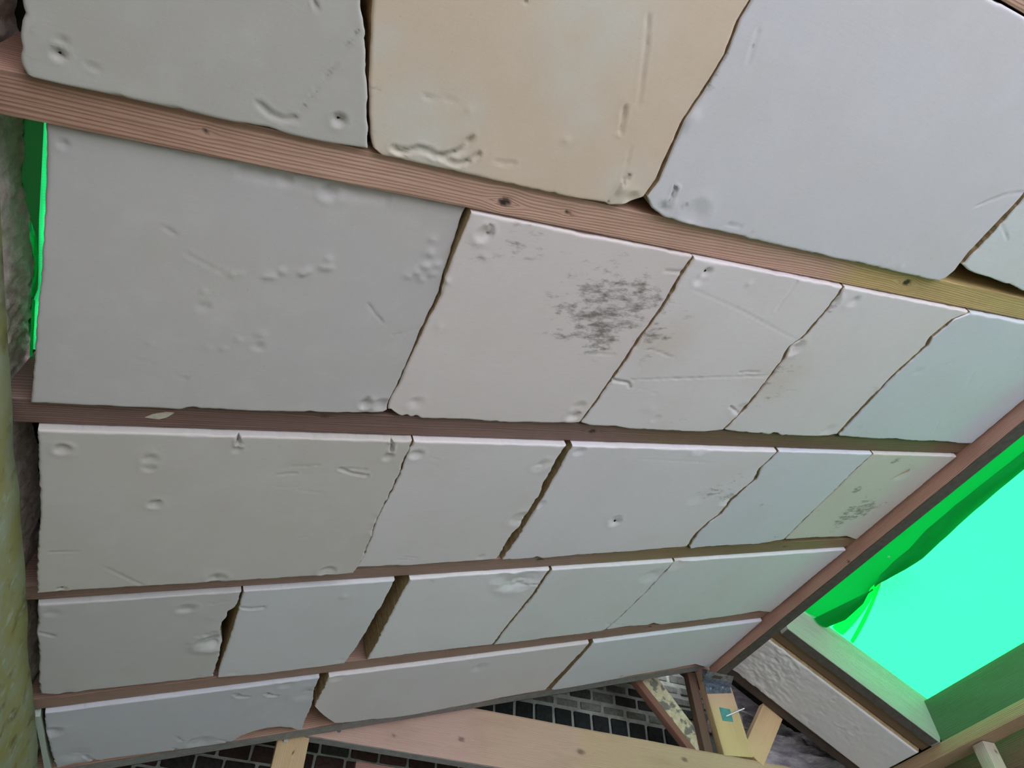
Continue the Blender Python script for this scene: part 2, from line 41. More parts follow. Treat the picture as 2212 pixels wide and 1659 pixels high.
 'b35': {'row': 3, 'L': [[2.173, 1.134], [2.173, 1.216], [2.182, 1.3446], [2.1888, 1.4794], [2.1996, 1.6362]], 'R': [[2.644, 1.134], [2.644, 1.14], [2.644, 1.6715]], 'B': [[2.2052, 1.6397], [2.3569, 1.6376], [2.4681, 1.6418], [2.5501, 1.6407]], 'pn': 0.012, 'pf': 0.008, 'f': [['dirt', [2.4316, 1.4503], 0.0455, 0.9], ['dirt', [2.4271, 1.4796], 0.0459, 0.9], ['dirt', [2.4225, 1.5092], 0.0392, 0.8], ['dirt', [2.5477, 1.4391], 0.0511, 0.5], ['dirt', [2.3241, 1.1684], 0.0214, 0.8], ['dirt', [2.414, 1.1973], 0.0192, 0.8], ['dirt', [2.293, 1.327], 0.0191, 0.9], ['dirt', [2.202, 1.4516], 0.0129, 0.8], ['dirt', [2.4434, 1.4566], 0.0352, 0.9], ['pink', [[2.4595, 1.2228], [2.4388, 1.2442], [2.413, 1.2683]], 0.011], ['dirt', [2.3988, 1.3639], 0.047, 0.3], ['dirt', [2.4531, 1.5716], 0.0513, 0.4], ['pit', [2.4531, 1.2335], 0.0394, 0.003]], 'col': [0.62, 0.6, 0.52]},
 'b41': {'row': 4, 'L': [[-0.1501, 1.739], [-0.1501, 1.8287], [-0.1538, 1.8727], [-0.1507, 1.9918], [-0.1548, 2.093], [-0.1551, 2.2081]], 'R': [[0.2862, 1.739], [0.2862, 1.7791], [0.2836, 1.8188], [0.2698, 1.8357], [0.2675, 1.8719], [0.26, 1.8953], [0.2615, 1.9465], [0.2746, 2.0153], [0.2762, 2.0988], [0.2752, 2.1861], [0.275, 2.2284]], 'B': [[-0.1219, 2.2248], [-0.0898, 2.2237], [-0.0354, 2.2208], [0.0206, 2.2238], [0.1377, 2.2302], [0.1986, 2.2303], [0.2485, 2.2299]], 'pn': 0.012, 'pf': 0.008, 'f': [['pit', [0.1635, 1.806], 0.0212, 0.005], ['line', [[-0.1519, 1.8686], [-0.1372, 1.8785], [-0.1223, 1.8908]], 0.006, 0.004, 0], ['pit', [0.2594, 1.9985], 0.0487, 0.008], ['pit', [0.2433, 2.0136], 0.0339, 0.005], ['bump', [0.2271, 1.973], 0.0219, 0.003], ['line', [[0.2085, 1.9612], [0.2421, 1.9502]], 0.004, 0.002, 0.1], ['pit', [0.2284, 2.2179], 0.0144, 0.002], ['pit', [-0.122, 1.7796], 0.017, 0.002], ['pit', [-0.0952, 2.2133], 0.018, 0.002], ['line', [[0.2186, 1.7918], [0.2567, 1.7862]], 0.005, 0.0016, 0], ['bump', [0.2324, 1.8655], 0.0173, 0.0012]], 'col': [0.63, 0.615, 0.575]},
 'b42': {'row': 4, 'L': [[0.2913, 1.739], [0.2913, 1.7916], [0.293, 1.889], [0.2921, 2.0193], [0.2874, 2.1304], [0.289, 2.2387]], 'R': [[0.6975, 1.739], [0.6975, 1.8548], [0.6888, 2.0934], [0.6749, 2.2505]], 'B': [[0.4096, 2.258], [0.5207, 2.2542], [0.6077, 2.2521], [0.6595, 2.2497]], 'pn': 0.012, 'pf': 0.008, 'f': [['line', [[0.2957, 1.8232], [0.3206, 1.8346], [0.3582, 1.8335]], 0.006, 0.004, 0], ['bump', [0.5696, 1.807], 0.0155, 0.0014], ['pit', [0.6523, 2.2187], 0.0145, 0.002], ['pit', [0.3303, 2.2167], 0.015, 0.0016]], 'col': [0.645, 0.645, 0.62]},
 'b43': {'row': 4, 'L': [[0.7425, 1.739], [0.7425, 1.8143], [0.7431, 1.8943], [0.7467, 2.031], [0.7511, 2.1696], [0.7488, 2.2435]], 'R': [[1.2123, 1.739], [1.2123, 1.7954], [1.2196, 1.9061], [1.211, 2.0915], [1.2113, 2.2437]], 'B': [[0.758, 2.2426], [0.8369, 2.2394], [0.9183, 2.2361], [1.0929, 2.2405], [1.1943, 2.2433]], 'pn': 0.01, 'pf': 0.008, 'f': [['pit', [1.1383, 1.7946], 0.058, 0.007], ['pit', [1.0941, 1.8084], 0.0382, 0.004], ['bump', [1.1746, 1.8188], 0.0248, 0.003], ['line', [[1.1259, 1.8125], [1.1709, 1.8296], [1.2059, 1.8228]], 0.005, 0.003, 0], ['line', [[0.8127, 1.7541], [0.8189, 1.7728]], 0.004, 0.003, 0.2], ['pit', [1.0535, 1.7706], 0.0324, 0.004], ['pit', [0.8628, 2.085], 0.0198, 0.001], ['line', [[1.1054, 1.8747], [1.1457, 1.8893]], 0.003, 0.001, 0]], 'col': [0.65, 0.645, 0.625]},
 'b44': {'row': 4, 'L': [[1.2215, 1.739], [1.2215, 1.7965], [1.2291, 1.9075], [1.221, 2.0934], [1.2216, 2.2461]], 'R': [[1.7204, 1.739], [1.7204, 1.7744], [1.7202, 1.8295], [1.7252, 1.9318], [1.7182, 2.0998], [1.7026, 2.2305]], 'B': [[1.3196, 2.247], [1.4777, 2.2422], [1.6047, 2.2436], [1.6896, 2.239]], 'pn': 0.012, 'pf': 0.008, 'f': [['pit', [1.6814, 1.8249], 0.0423, 0.004], ['line', [[1.5396, 2.12], [1.6992, 2.1389]], 0.003, 0.0012, 0], ['pit', [1.2516, 2.2005], 0.0209, 0.002], ['line', [[1.6802, 2.1748], [1.7366, 2.204], [1.7803, 2.2013]], 0.005, 0.003, 0]], 'col': [0.63, 0.635, 0.6]},
 'b45': {'row': 4, 'L': [[1.7295, 1.739], [1.7295, 1.7753], [1.7295, 1.8305], [1.7347, 1.9331], [1.728, 2.1015], [1.7126, 2.2325]], 'R': [[2.644, 1.739], [2.644, 1.745], [2.644, 2.2585]], 'B': [[1.7177, 2.2335], [1.8187, 2.2275], [1.9175, 2.2355], [1.9393, 2.2244], [1.9836, 2.2445], [2.1762, 2.2499], [2.3867, 2.2444], [2.5467, 2.2316]], 'pn': 0.012, 'pf': 0.008, 'f': [['pit', [1.7516, 1.7385], 0.048, 0.004], ['tan', [1.7332, 1.7427], 0.0595, 0.4], ['pit', [1.7106, 1.8376], 0.0307, 0.004], ['dirt', [2.0538, 1.7236], 0.02, 0.8], ['line', [[1.6996, 2.1858], [1.7801, 2.2087]], 0.005, 0.003, 0]], 'col': [0.63, 0.65, 0.625]},
 'b51': {'row': 5, 'L': [[-0.1467, 2.326], [-0.1467, 2.4508], [-0.1352, 2.612], [-0.1244, 2.7262]], 'R': [[0.61, 2.326], [0.61, 2.3981], [0.6193, 2.4654], [0.628, 2.5387], [0.6275, 2.6311], [0.6322, 2.7382]], 'B': [[-0.0774, 2.7148], [-0.0459, 2.7186], [0.0378, 2.72], [0.1596, 2.7337], [0.3026, 2.7423], [0.3775, 2.7468], [0.3993, 2.7399], [0.4177, 2.7073], [0.4527, 2.6858], [0.4968, 2.6718], [0.5451, 2.679], [0.5898, 2.7048], [0.6205, 2.7377]], 'pn': 0.012, 'pf': 0.019, 'f': [['line', [[0.3535, 2.3613], [0.3707, 2.3871], [0.397, 2.3958]], 0.008, 0.005, 0], ['line', [[0.4514, 2.3895], [0.4696, 2.4127], [0.4897, 2.4193]], 0.008, 0.005, 0], ['pit', [0.5096, 2.3499], 0.022, 0.003], ['pit', [0.5849, 2.4326], 0.0416, 0.004], ['bump', [0.5613, 2.4285], 0.0309, 0.002], ['pit', [-0.1355, 2.4554], 0.0303, 0.006], ['line', [[0.2067, 2.6264], [0.2266, 2.6655]], 0.007, 0.004, 0], ['line', [[0.2059, 2.719], [0.2282, 2.7492]], 0.006, 0.004, 0], ['pit', [0.2861, 2.6951], 0.0368, 0.005], ['line', [[0.3429, 2.7076], [0.3935, 2.7538]], 0.006, 0.003, 0], ['line', [[-0.0466, 2.6647], [-0.0271, 2.7084], [-0.0076, 2.7217]], 0.007, 0.004, 0], ['pit', [-0.0715, 2.6418], 0.0406, 0.003]], 'col': [0.6, 0.62, 0.605]},
 'b52': {'row': 5, 'L': [[0.6413, 2.326], [0.6413, 2.4078], [0.6386, 2.4681], [0.6375, 2.5382]], 'R': [[1.6768, 2.326], [1.6768, 2.4016], [1.6735, 2.4695], [1.667, 2.6067], [1.6639, 2.73]], 'B': [[0.6644, 2.5898], [0.6904, 2.6347], [0.721, 2.6823], [0.7467, 2.721], [0.7714, 2.7305], [0.8175, 2.7398], [0.891, 2.7466], [0.989, 2.7662], [1.0851, 2.7668], [1.2834, 2.7579], [1.4901, 2.7379], [1.647, 2.7339]], 'pn': 0.014, 'pf': 0.02, 'f': [['pit', [1.2223, 2.4106], 0.0321, 0.003], ['pit', [0.6729, 2.3406], 0.0232, 0.003], ['bump', [1.1245, 2.377], 0.0246, 0.0012], ['line', [[1.6128, 2.3941], [1.6753, 2.3775]], 0.004, 0.002, 0]], 'col': [0.6, 0.585, 0.535]},
 'b53': {'row': 5, 'L': [[1.6997, 2.326], [1.6997, 2.4152], [1.7009, 2.5138], [1.697, 2.7403]], 'R': [[2.644, 2.326], [2.644, 2.332], [2.644, 2.7885]], 'B': [[1.7136, 2.7501], [1.8703, 2.7473], [2.0592, 2.7373], [2.0904, 2.7273], [2.278, 2.7226], [2.4994, 2.7092]], 'pn': 0.014, 'pf': 0.02, 'f': [['dirt', [2.0587, 2.7183], 0.028, 0.5], ['line', [[2.3755, 2.5332], [2.595, 2.5147]], 0.004, 0.0015, 0.05], ['pit', [1.6781, 2.3198], 0.029, 0.004]], 'col': [0.61, 0.63, 0.625]},
}
# ------------------------------------------------------------------ helpers
TH = math.radians(18.5); TH2 = math.radians(31.0)
D1 = Vector((math.cos(TH), 0, math.sin(TH))); N1 = Vector((-math.sin(TH), 0, math.cos(TH)))   # left slope: up the slope / out of the roof
E2 = Vector((math.cos(TH2), 0, -math.sin(TH2))); N2 = Vector((math.sin(TH2), 0, math.cos(TH2)))  # right slope: down the slope / out
YA = Vector((0, 1, 0)); P2 = Vector((2.255, 0, 1.853 + CH))                                   # right soffit meets the ridge
ROT1 = Matrix((D1, YA, N1)).transposed()
RF = [-.037, .549, 1.130, 1.735, 2.322, 2.852]; RW = .062                                      # far edges of the rafter soffits
def P(u, v, w): return D1 * u + YA * v + N1 * w + Vector((0, 0, CH))
def Q(s, y, w): return P2 + E2 * s + YA * y + N2 * w
def tag(o, label=None, cat=None, group=None, kind=None):
    if label: o['label'] = label
    if cat: o['category'] = cat
    if group: o['group'] = group
    if kind: o['kind'] = kind
    return o
def link(name, me, mats, parent=None):
    o = bpy.data.objects.new(name, me); COL.objects.link(o)
    for m in (mats if isinstance(mats, (list, tuple)) else [mats]): me.materials.append(m)
    if parent: o.parent = parent
    return o
def mesh(name, verts, faces, mats, parent=None, smooth=False):
    me = bpy.data.meshes.new(name); me.from_pydata([tuple(v) for v in verts], [], faces); me.update()
    if smooth: me.polygons.foreach_set('use_smooth', [True] * len(me.polygons))
    return link(name, me, mats, parent)
def attr(o, name, vals):
    a = o.data.attributes.new(name, 'FLOAT', 'POINT'); a.data.foreach_set('value', np.asarray(vals, dtype=np.float32))
def empty(name, loc):
    o = bpy.data.objects.new(name, None); COL.objects.link(o); o.location = loc; o.empty_display_size = .05; return o
def vnoise(x, y, seed=0):
    xi = np.floor(x).astype(np.int64); yi = np.floor(y).astype(np.int64); fx = x - xi; fy = y - yi
    fx = fx * fx * (3 - 2 * fx); fy = fy * fy * (3 - 2 * fy)
    def h(a, b):
        n = (a * 374761393 + b * 668265263 + seed * 974634541) & 0x7fffffff
        n = ((n ^ (n >> 13)) * 1274126177) & 0x7fffffff
        return ((n ^ (n >> 16)) & 0xffff) / 65535.0 * 2 - 1
    return (h(xi, yi) * (1 - fx) + h(xi + 1, yi) * fx) * (1 - fy) + (h(xi, yi + 1) * (1 - fx) + h(xi + 1, yi + 1) * fx) * fy
def fbm(x, y, seed=0, o=3):
    r = 0; a = 1
    for i in range(o): r = r + a * vnoise(x * 2 ** i, y * 2 ** i, seed + i); a *= .5
    return r

# ------------------------------------------------------------------ materials
class NT:
    def __init__(s, name):
        s.m = bpy.data.materials.new(name); s.m.use_nodes = True; s.t = s.m.node_tree; s.t.nodes.clear()
        s.out = s.n('ShaderNodeOutputMaterial')
    def n(s, t, **k):
        x = s.t.nodes.new(t)
        for a, b in k.items(): setattr(x, a, b)
        return x
    def l(s, a, b): s.t.links.new(a, b)
    def val(s, inp, v):
        if hasattr(v, 'is_output'): s.l(v, inp)
        else: inp.default_value = v
    def math(s, op, a, b=None, c=None):
        x = s.n('ShaderNodeMath', operation=op); s.val(x.inputs[0], a)
        if b is not None: s.val(x.inputs[1], b)
        if c is not None: s.val(x.inputs[2], c)
        return x.outputs[0]
    def mix(s, f, a, b, mode='MIX'):
        x = s.n('ShaderNodeMix', data_type='RGBA', blend_type=mode); s.val(x.inputs[0], f)
        s.val(x.inputs[6], a if hasattr(a, 'is_output') else (*a, 1)); s.val(x.inputs[7], b if hasattr(b, 'is_output') else (*b, 1))
        return x.outputs[2]
    def noise(s, vec, scale, detail=3, rough=.55):
        x = s.n('ShaderNodeTexNoise'); s.l(vec, x.inputs['Vector']); x.inputs['Scale'].default_value = scale
        x.inputs['Detail'].default_value = detail; x.inputs['Roughness'].default_value = rough; return x.outputs[0]
    def mapping(s, vec, scale=(1, 1, 1), rot=(0, 0, 0), loc=None):
        x = s.n('ShaderNodeMapping'); s.l(vec, x.inputs[0]); x.inputs['Scale'].default_value = scale; x.inputs['Rotation'].default_value = rot
        if loc is not None: s.l(loc, x.inputs['Location'])
        return x.outputs[0]
    def ramp(s, f, lo, hi):
        x = s.n('ShaderNodeMapRange'); s.val(x.inputs[0], f); x.inputs[1].default_value = lo; x.inputs[2].default_value = hi; x.clamp = True; return x.outputs[0]
    def attr(s, name):
        return s.n('ShaderNodeAttribute', attribute_name=name).outputs['Fac']
    def obj(s):
        return s.n('ShaderNodeTexCoord').outputs['Object']
    def info(s): return s.n('ShaderNodeObjectInfo')
    def rnd(s, inf):
        x = s.n('ShaderNodeCombineXYZ')
        for i, k in enumerate((37., 61., 17.)): s.l(s.math('MULTIPLY', inf.outputs['Random'], k), x.inputs[i])
        return x.outputs[0]
    def bsdf(s, col, rough=.8, bump=None, strength=.3, dist=.002, metal=0, spec=.3):
        b = s.n('ShaderNodeBsdfPrincipled'); s.val(b.inputs['Base Color'], col if hasattr(col, 'is_output') else (*col, 1))
        s.val(b.inputs['Roughness'], rough); b.inputs['Metallic'].default_value = metal; b.inputs['Specular IOR Level'].default_value = spec
        if bump is not None:
            u = s.n('ShaderNodeBump'); u.inputs['Strength'].default_value = strength; u.inputs['Distance'].default_value = dist
            s.l(bump, u.inputs['Height']); s.l(u.outputs[0], b.inputs['Normal'])
        s.l(b.outputs[0], s.out.inputs[0]); return b

def mat_foam():
    t = NT('foam_facing'); inf = t.info(); v = t.mapping(t.obj(), loc=t.rnd(inf))
    base = inf.outputs['Color']
    big = t.noise(v, 4.5, 4); col = t.mix(t.math('MULTIPLY', t.ramp(big, .45, .75), .16), base, (.62, .56, .44))
    mid = t.noise(v, 14, 4); col = t.mix(t.math('MULTIPLY', t.ramp(mid, .50, .78), .16), col, (.80, .79, .80))
    fib = t.noise(t.mapping(v, scale=(40, 420, 40)), 1.0, 3); col = t.mix(t.math('MULTIPLY', t.ramp(fib, .4, .8), .10), col, (.42, .39, .33))
    tan = t.math('MULTIPLY', t.attr('tan'), t.ramp(t.noise(v, 9, 5), .2, .55)); col = t.mix(t.math('MINIMUM', t.math('MULTIPLY', tan, .6), 1.), col, (.62, .46, .30))
    unt = t.math('MINIMUM', t.math('MULTIPLY', t.attr('untan'), t.ramp(t.noise(v, 12, 4), .15, .5)), 1.); col = t.mix(unt, col, (.70, .67, .62))
    pink = t.attr('pink'); col = t.mix(pink, col, (.62, .36, .28))
    smear = t.noise(t.mapping(v, scale=(30, 75, 40), rot=(0, 0, .45)), 1.0, 6, .68)
    da = t.math('MINIMUM', t.math('MULTIPLY', t.attr('dirt'), t.math('MULTIPLY_ADD', t.ramp(t.noise(v, 17, 3), .36, .62), 1.05, .25)), 1.15); dm = t.math('MULTIPLY', t.ramp(t.math('ADD', smear, t.math('MULTIPLY', t.math('SUBTRACT', da, 1.), .20)), .44, .66), t.math('MINIMUM', t.math('MULTIPLY', da, 1.1), .78))
    col = t.mix(dm, col, (.13, .105, .095))
    sp = t.ramp(t.noise(v, 130, 2), .72, .80); col = t.mix(t.math('MULTIPLY', sp, .25), col, (.30, .25, .20))
    h = t.math('ADD', t.math('MULTIPLY', fib, .35), t.math('ADD', t.math('MULTIPLY', t.noise(v, 160, 3), .35), t.math('MULTIPLY', mid, .45)))
    t.bsdf(col, .72, h, .28, .0010, spec=.2); return t.m
def mat_core():
    t = NT('foam_core'); v = t.obj(); n = t.noise(v, 60, 5, .7)
    t.bsdf(t.mix(t.ramp(n, .3, .7), (.33, .235, .13), (.52, .39, .235)), .9, n, .6, .004); return t.m
def mat_timber(name='sawn_timber', rough=.62, contrast=1.0):
    t = NT(name); inf = t.info(); al = t.attr('along'); g = t.attr('grain'); k = t.attr('knot')
    r = t.math('MULTIPLY', inf.outputs['Random'], 23.)
    c = t.n('ShaderNodeCombineXYZ'); t.l(t.math('ADD', t.math('MULTIPLY', al, 1.6), r), c.inputs[0]); t.l(t.math('MULTIPLY', g, 34.), c.inputs[1]); t.l(r, c.inputs[2])
    warp = t.noise(c.outputs[0], 1.0, 3)
    ph = t.math('ADD', t.math('MULTIPLY', g, 1050.), t.math('ADD', t.math('MULTIPLY', warp, 15.), t.math('MULTIPLY', r, 7.)))
    line = t.math('POWER', t.math('MULTIPLY_ADD', t.math('SINE', ph), .5, .5), 2.2)
    c2 = t.n('ShaderNodeCombineXYZ'); t.l(t.math('MULTIPLY', al, 9.), c2.inputs[0]); t.l(t.math('MULTIPLY', g, 420.), c2.inputs[1]); t.l(r, c2.inputs[2])
    fine = t.noise(c2.outputs[0], 1.0, 4)
    base = inf.outputs['Color']; dark = t.mix(1.0, base, (.60, .47, .42), 'MULTIPLY'); lite = t.mix(1.0, base, (1.12, 1.12, 1.10), 'MULTIPLY')
    col = t.mix(t.math('MULTIPLY', line, .75 * contrast), lite, dark)
    col = t.mix(t.math('MULTIPLY', t.ramp(fine, .45, .75), .45 * contrast), col, dark)
    c3 = t.n('ShaderNodeCombineXYZ'); t.l(t.math('ADD', t.math('MULTIPLY', al, 3.), r), c3.inputs[0]); t.l(t.math('MULTIPLY', g, 9.), c3.inputs[1])
    tone = t.noise(c3.outputs[0], 1.0, 4); col = t.mix(t.math('MULTIPLY', t.ramp(tone, .5, .75), .4), col, t.mix(1.0, base, (.62, .55, .52), 'MULTIPLY'))
    t2 = t.attr('tone'); col = t.mix(t2, col, t.mix(1.0, col, (.56, .46, .42), 'MULTIPLY'))
    col = t.mix(t.attr('olive'), col, t.mix(1.0, col, (.92, 1.05, .62), 'MULTIPLY'))
    col = t.mix(t.math('MINIMUM', k, 1.), col, (.045, .028, .022))
    h = t.math('ADD', t.math('MULTIPLY', line, -.5), t.math('MULTIPLY', fine, -.6))
    t.bsdf(col, rough, h, .5, .0012, spec=.35); return t.m
def mat_tarp(name, tr, rf, fac):
    t = NT(name); v = t.obj(); a = t.n('ShaderNodeBsdfTranslucent'); d = t.n('ShaderNodeBsdfDiffuse'); m = t.n('ShaderNodeMixShader')
    wx = t.n('ShaderNodeTexWave'); wx.bands_direction = 'X'; wx.inputs['Scale'].default_value = 55; t.l(v, wx.inputs[0])
    wy = t.n('ShaderNodeTexWave'); wy.bands_direction = 'Y'; wy.inputs['Scale'].default_value = 55; t.l(v, wy.inputs[0])
    weave = t.math('MULTIPLY', wx.outputs['Fac'], wy.outputs['Fac']); n = t.noise(v, 3.0, 4)
    k = t.math('ADD', t.math('MULTIPLY', weave, .12), t.math('MULTIPLY_ADD', n, .16, .82))
    col = t.mix(1.0, tr, t.n('ShaderNodeRGB').outputs[0], 'MULTIPLY')
    x = t.n('ShaderNodeVectorMath', operation='SCALE'); x.inputs[0].default_value = tr; t.l(k, x.inputs['Scale'])
    t.l(x.outputs[0], a.inputs[0]); d.inputs[0].default_value = (*rf, 1)
    b = t.n('ShaderNodeBump'); b.inputs['Strength'].default_value = .15; b.inputs['Distance'].default_value = .001; t.l(weave, b.inputs['Height'])
    t.l(b.outputs[0], a.inputs['Normal']); t.l(b.outputs[0], d.inputs['Normal'])
    m.inputs[0].default_value = fac; t.l(d.outputs[0], m.inputs[1]); t.l(a.outputs[0], m.inputs[2]); t.l(m.outputs[0], t.out.inputs[0]); return t.m
def mat_simple(name, c1, c2, scale=20, rough=.85, bump=.4, dist=.004, metal=0, spec=.3, detail=5):
    t = NT(name); n = t.noise(t.obj(), scale, detail, .65)
    t.bsdf(t.mix(t.ramp(n, .32, .68), c1, c2), rough, n, bump, dist, metal, spec); return t.m
def mat_brick():
    t = NT('old_brick'); inf = t.info(); v = t.mapping(t.obj(), loc=t.rnd(inf)); n = t.noise(v, 45, 5, .7)
    base = inf.outputs['Color']; col = t.mix(t.ramp(n, .35, .7), base, t.mix(1.0, base, (.5, .48, .48), 'MULTIPLY'))
    t.bsdf(col, .95, n, .6, .005); return t.m
def mat_lining():
    t = NT('stained_lining'); v = t.obj()
    n = t.noise(t.mapping(v, scale=(1, 1.2, 2.0)), 7, 4); n2 = t.noise(t.mapping(v, scale=(1, .8, 1.3)), 13, 5)
    col = t.mix(t.ramp(n, .40, .62), (.30, .27, .11), (.31, .32, .23)); col = t.mix(t.ramp(n2, .56, .72), col, (.13, .10, .03)); col = t.mix(t.ramp(t.noise(v, 21, 3), .60, .7), col, (.36, .38, .31))
    t.bsdf(col, .8, n2, .4, .003); return t.m
def mat_peel():
    t = NT('flaking_cream_paint'); v = t.obj(); n = t.noise(t.mapping(v, scale=(1, 1, .7)), 16, 4)
    f = t.ramp(n, .44, .50); col = t.mix(f, (.21, .205, .18), t.mix(t.ramp(t.noise(v, 40, 4), .35, .65), (.56, .48, .30), (.72, .67, .50)))
    t.bsdf(col, .8, f, .6, .003); return t.m
def mat_foil():
    t = NT('crumpled_foil_film'); v = t.obj(); n = t.noise(t.mapping(v, scale=(6, 6, 26)), 1, 5, .7)
    t.bsdf(t.mix(t.ramp(n, .4, .7), (.34, .31, .36), (.97, .93, 1.0)), .28, n, .8, .03, metal=.2, spec=.8); return t.m  # near-white streaks put the film's highlights into its base colour
FOAM = mat_foam(); CORE = mat_core(); WOOD = mat_timber(); PLANED = mat_timber('planed_timber', .62, .42)
TARP = mat_tarp('green_tarpaulin', (.030, .98, .235), (.02, .42, .16), .68)
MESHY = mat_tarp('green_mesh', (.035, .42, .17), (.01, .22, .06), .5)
NET = mat_tarp('dark_green_sheet', (.008, .055, .012), (.01, .14, .035), .35)
BLACK = mat_simple('hole_black', (.012, .011, .010), (.03, .026, .022), 80, .6, .1)
FELT = mat_simple('roofing_felt', (.010, .009, .008), (.028, .024, .021), 30, .95, .4)
RENDER = mat_simple('rough_render', (.56, .48, .45), (.90, .82, .78), 55, .95, .9, .006, detail=8)
CONC = mat_simple('concrete', (.30, .29, .27), (.42, .40, .37), 8, .9)
MORTAR = mat_simple('pale_mortar', (.28, .30, .27), (.46, .49, .44), 25, .95, .7, .008)
PLASTER = mat_simple('wall_plaster', (.30, .29, .25), (.42, .41, .36), 6, .9)
BRICK = mat_brick(); LINING = mat_lining(); PEEL = mat_peel(); FOIL = mat_foil()
STEEL = mat_simple('galvanised_steel', (.10, .13, .18), (.40, .46, .58), 60, .38, .25, .002, metal=.7, spec=.5)
TEAL = mat_simple('teal_tape', (.07, .27, .27), (.10, .36, .36), 40, .6, .1)
ZINC = mat_simple('bright_screw', (.55, .62, .66), (.75, .80, .82), 90, .35, .1, metal=.5)
CHIP = mat_simple('foam_chip', (.62, .55, .47), (.72, .66, .58), 90, .85, .3)

# ------------------------------------------------------------------ generic builders
def box_verts(x0, x1, y0, y1, z0, z1):
    return [(x0, y0, z0), (x1, y0, z0), (x1, y1, z0), (x0, y1, z0), (x0, y0, z1), (x1, y0, z1), (x1, y1, z1), (x0, y1, z1)]
BOXF = [(0, 3, 2, 1), (4, 5, 6, 7), (0, 1, 5, 4), (1, 2, 6, 5), (2, 3, 7, 6), (3, 0, 4, 7)]
def slab(name, boxes, mat, parent=None):
    vs = []; fs = []
    for b in boxes:
        o = len(vs); vs += box_verts(*b); fs += [tuple(i + o for i in f) for f in BOXF]
    return mesh(name, vs, fs, mat, parent)
def soft_box(name, cx, cy, cz, mat, parent=None, bev=.003, seed=0):
    """a box of size cx,cy,cz about its origin with bevelled edges and slightly uneven corners"""
    import bmesh
    rng = random.Random(seed); bm = bmesh.new(); bmesh.ops.create_cube(bm, size=1)
    for v in bm.verts: v.co = Vector((v.co.x * cx, v.co.y * cy, v.co.z * cz)) + Vector([rng.uniform(-1, 1) * bev * .5 for _ in range(3)])
    bmesh.ops.bevel(bm, geom=list(bm.edges), offset=bev, segments=1, affect='EDGES', profile=.6)
    me = bpy.data.meshes.new(name); bm.to_mesh(me); bm.free(); return link(name, me, mat, parent)
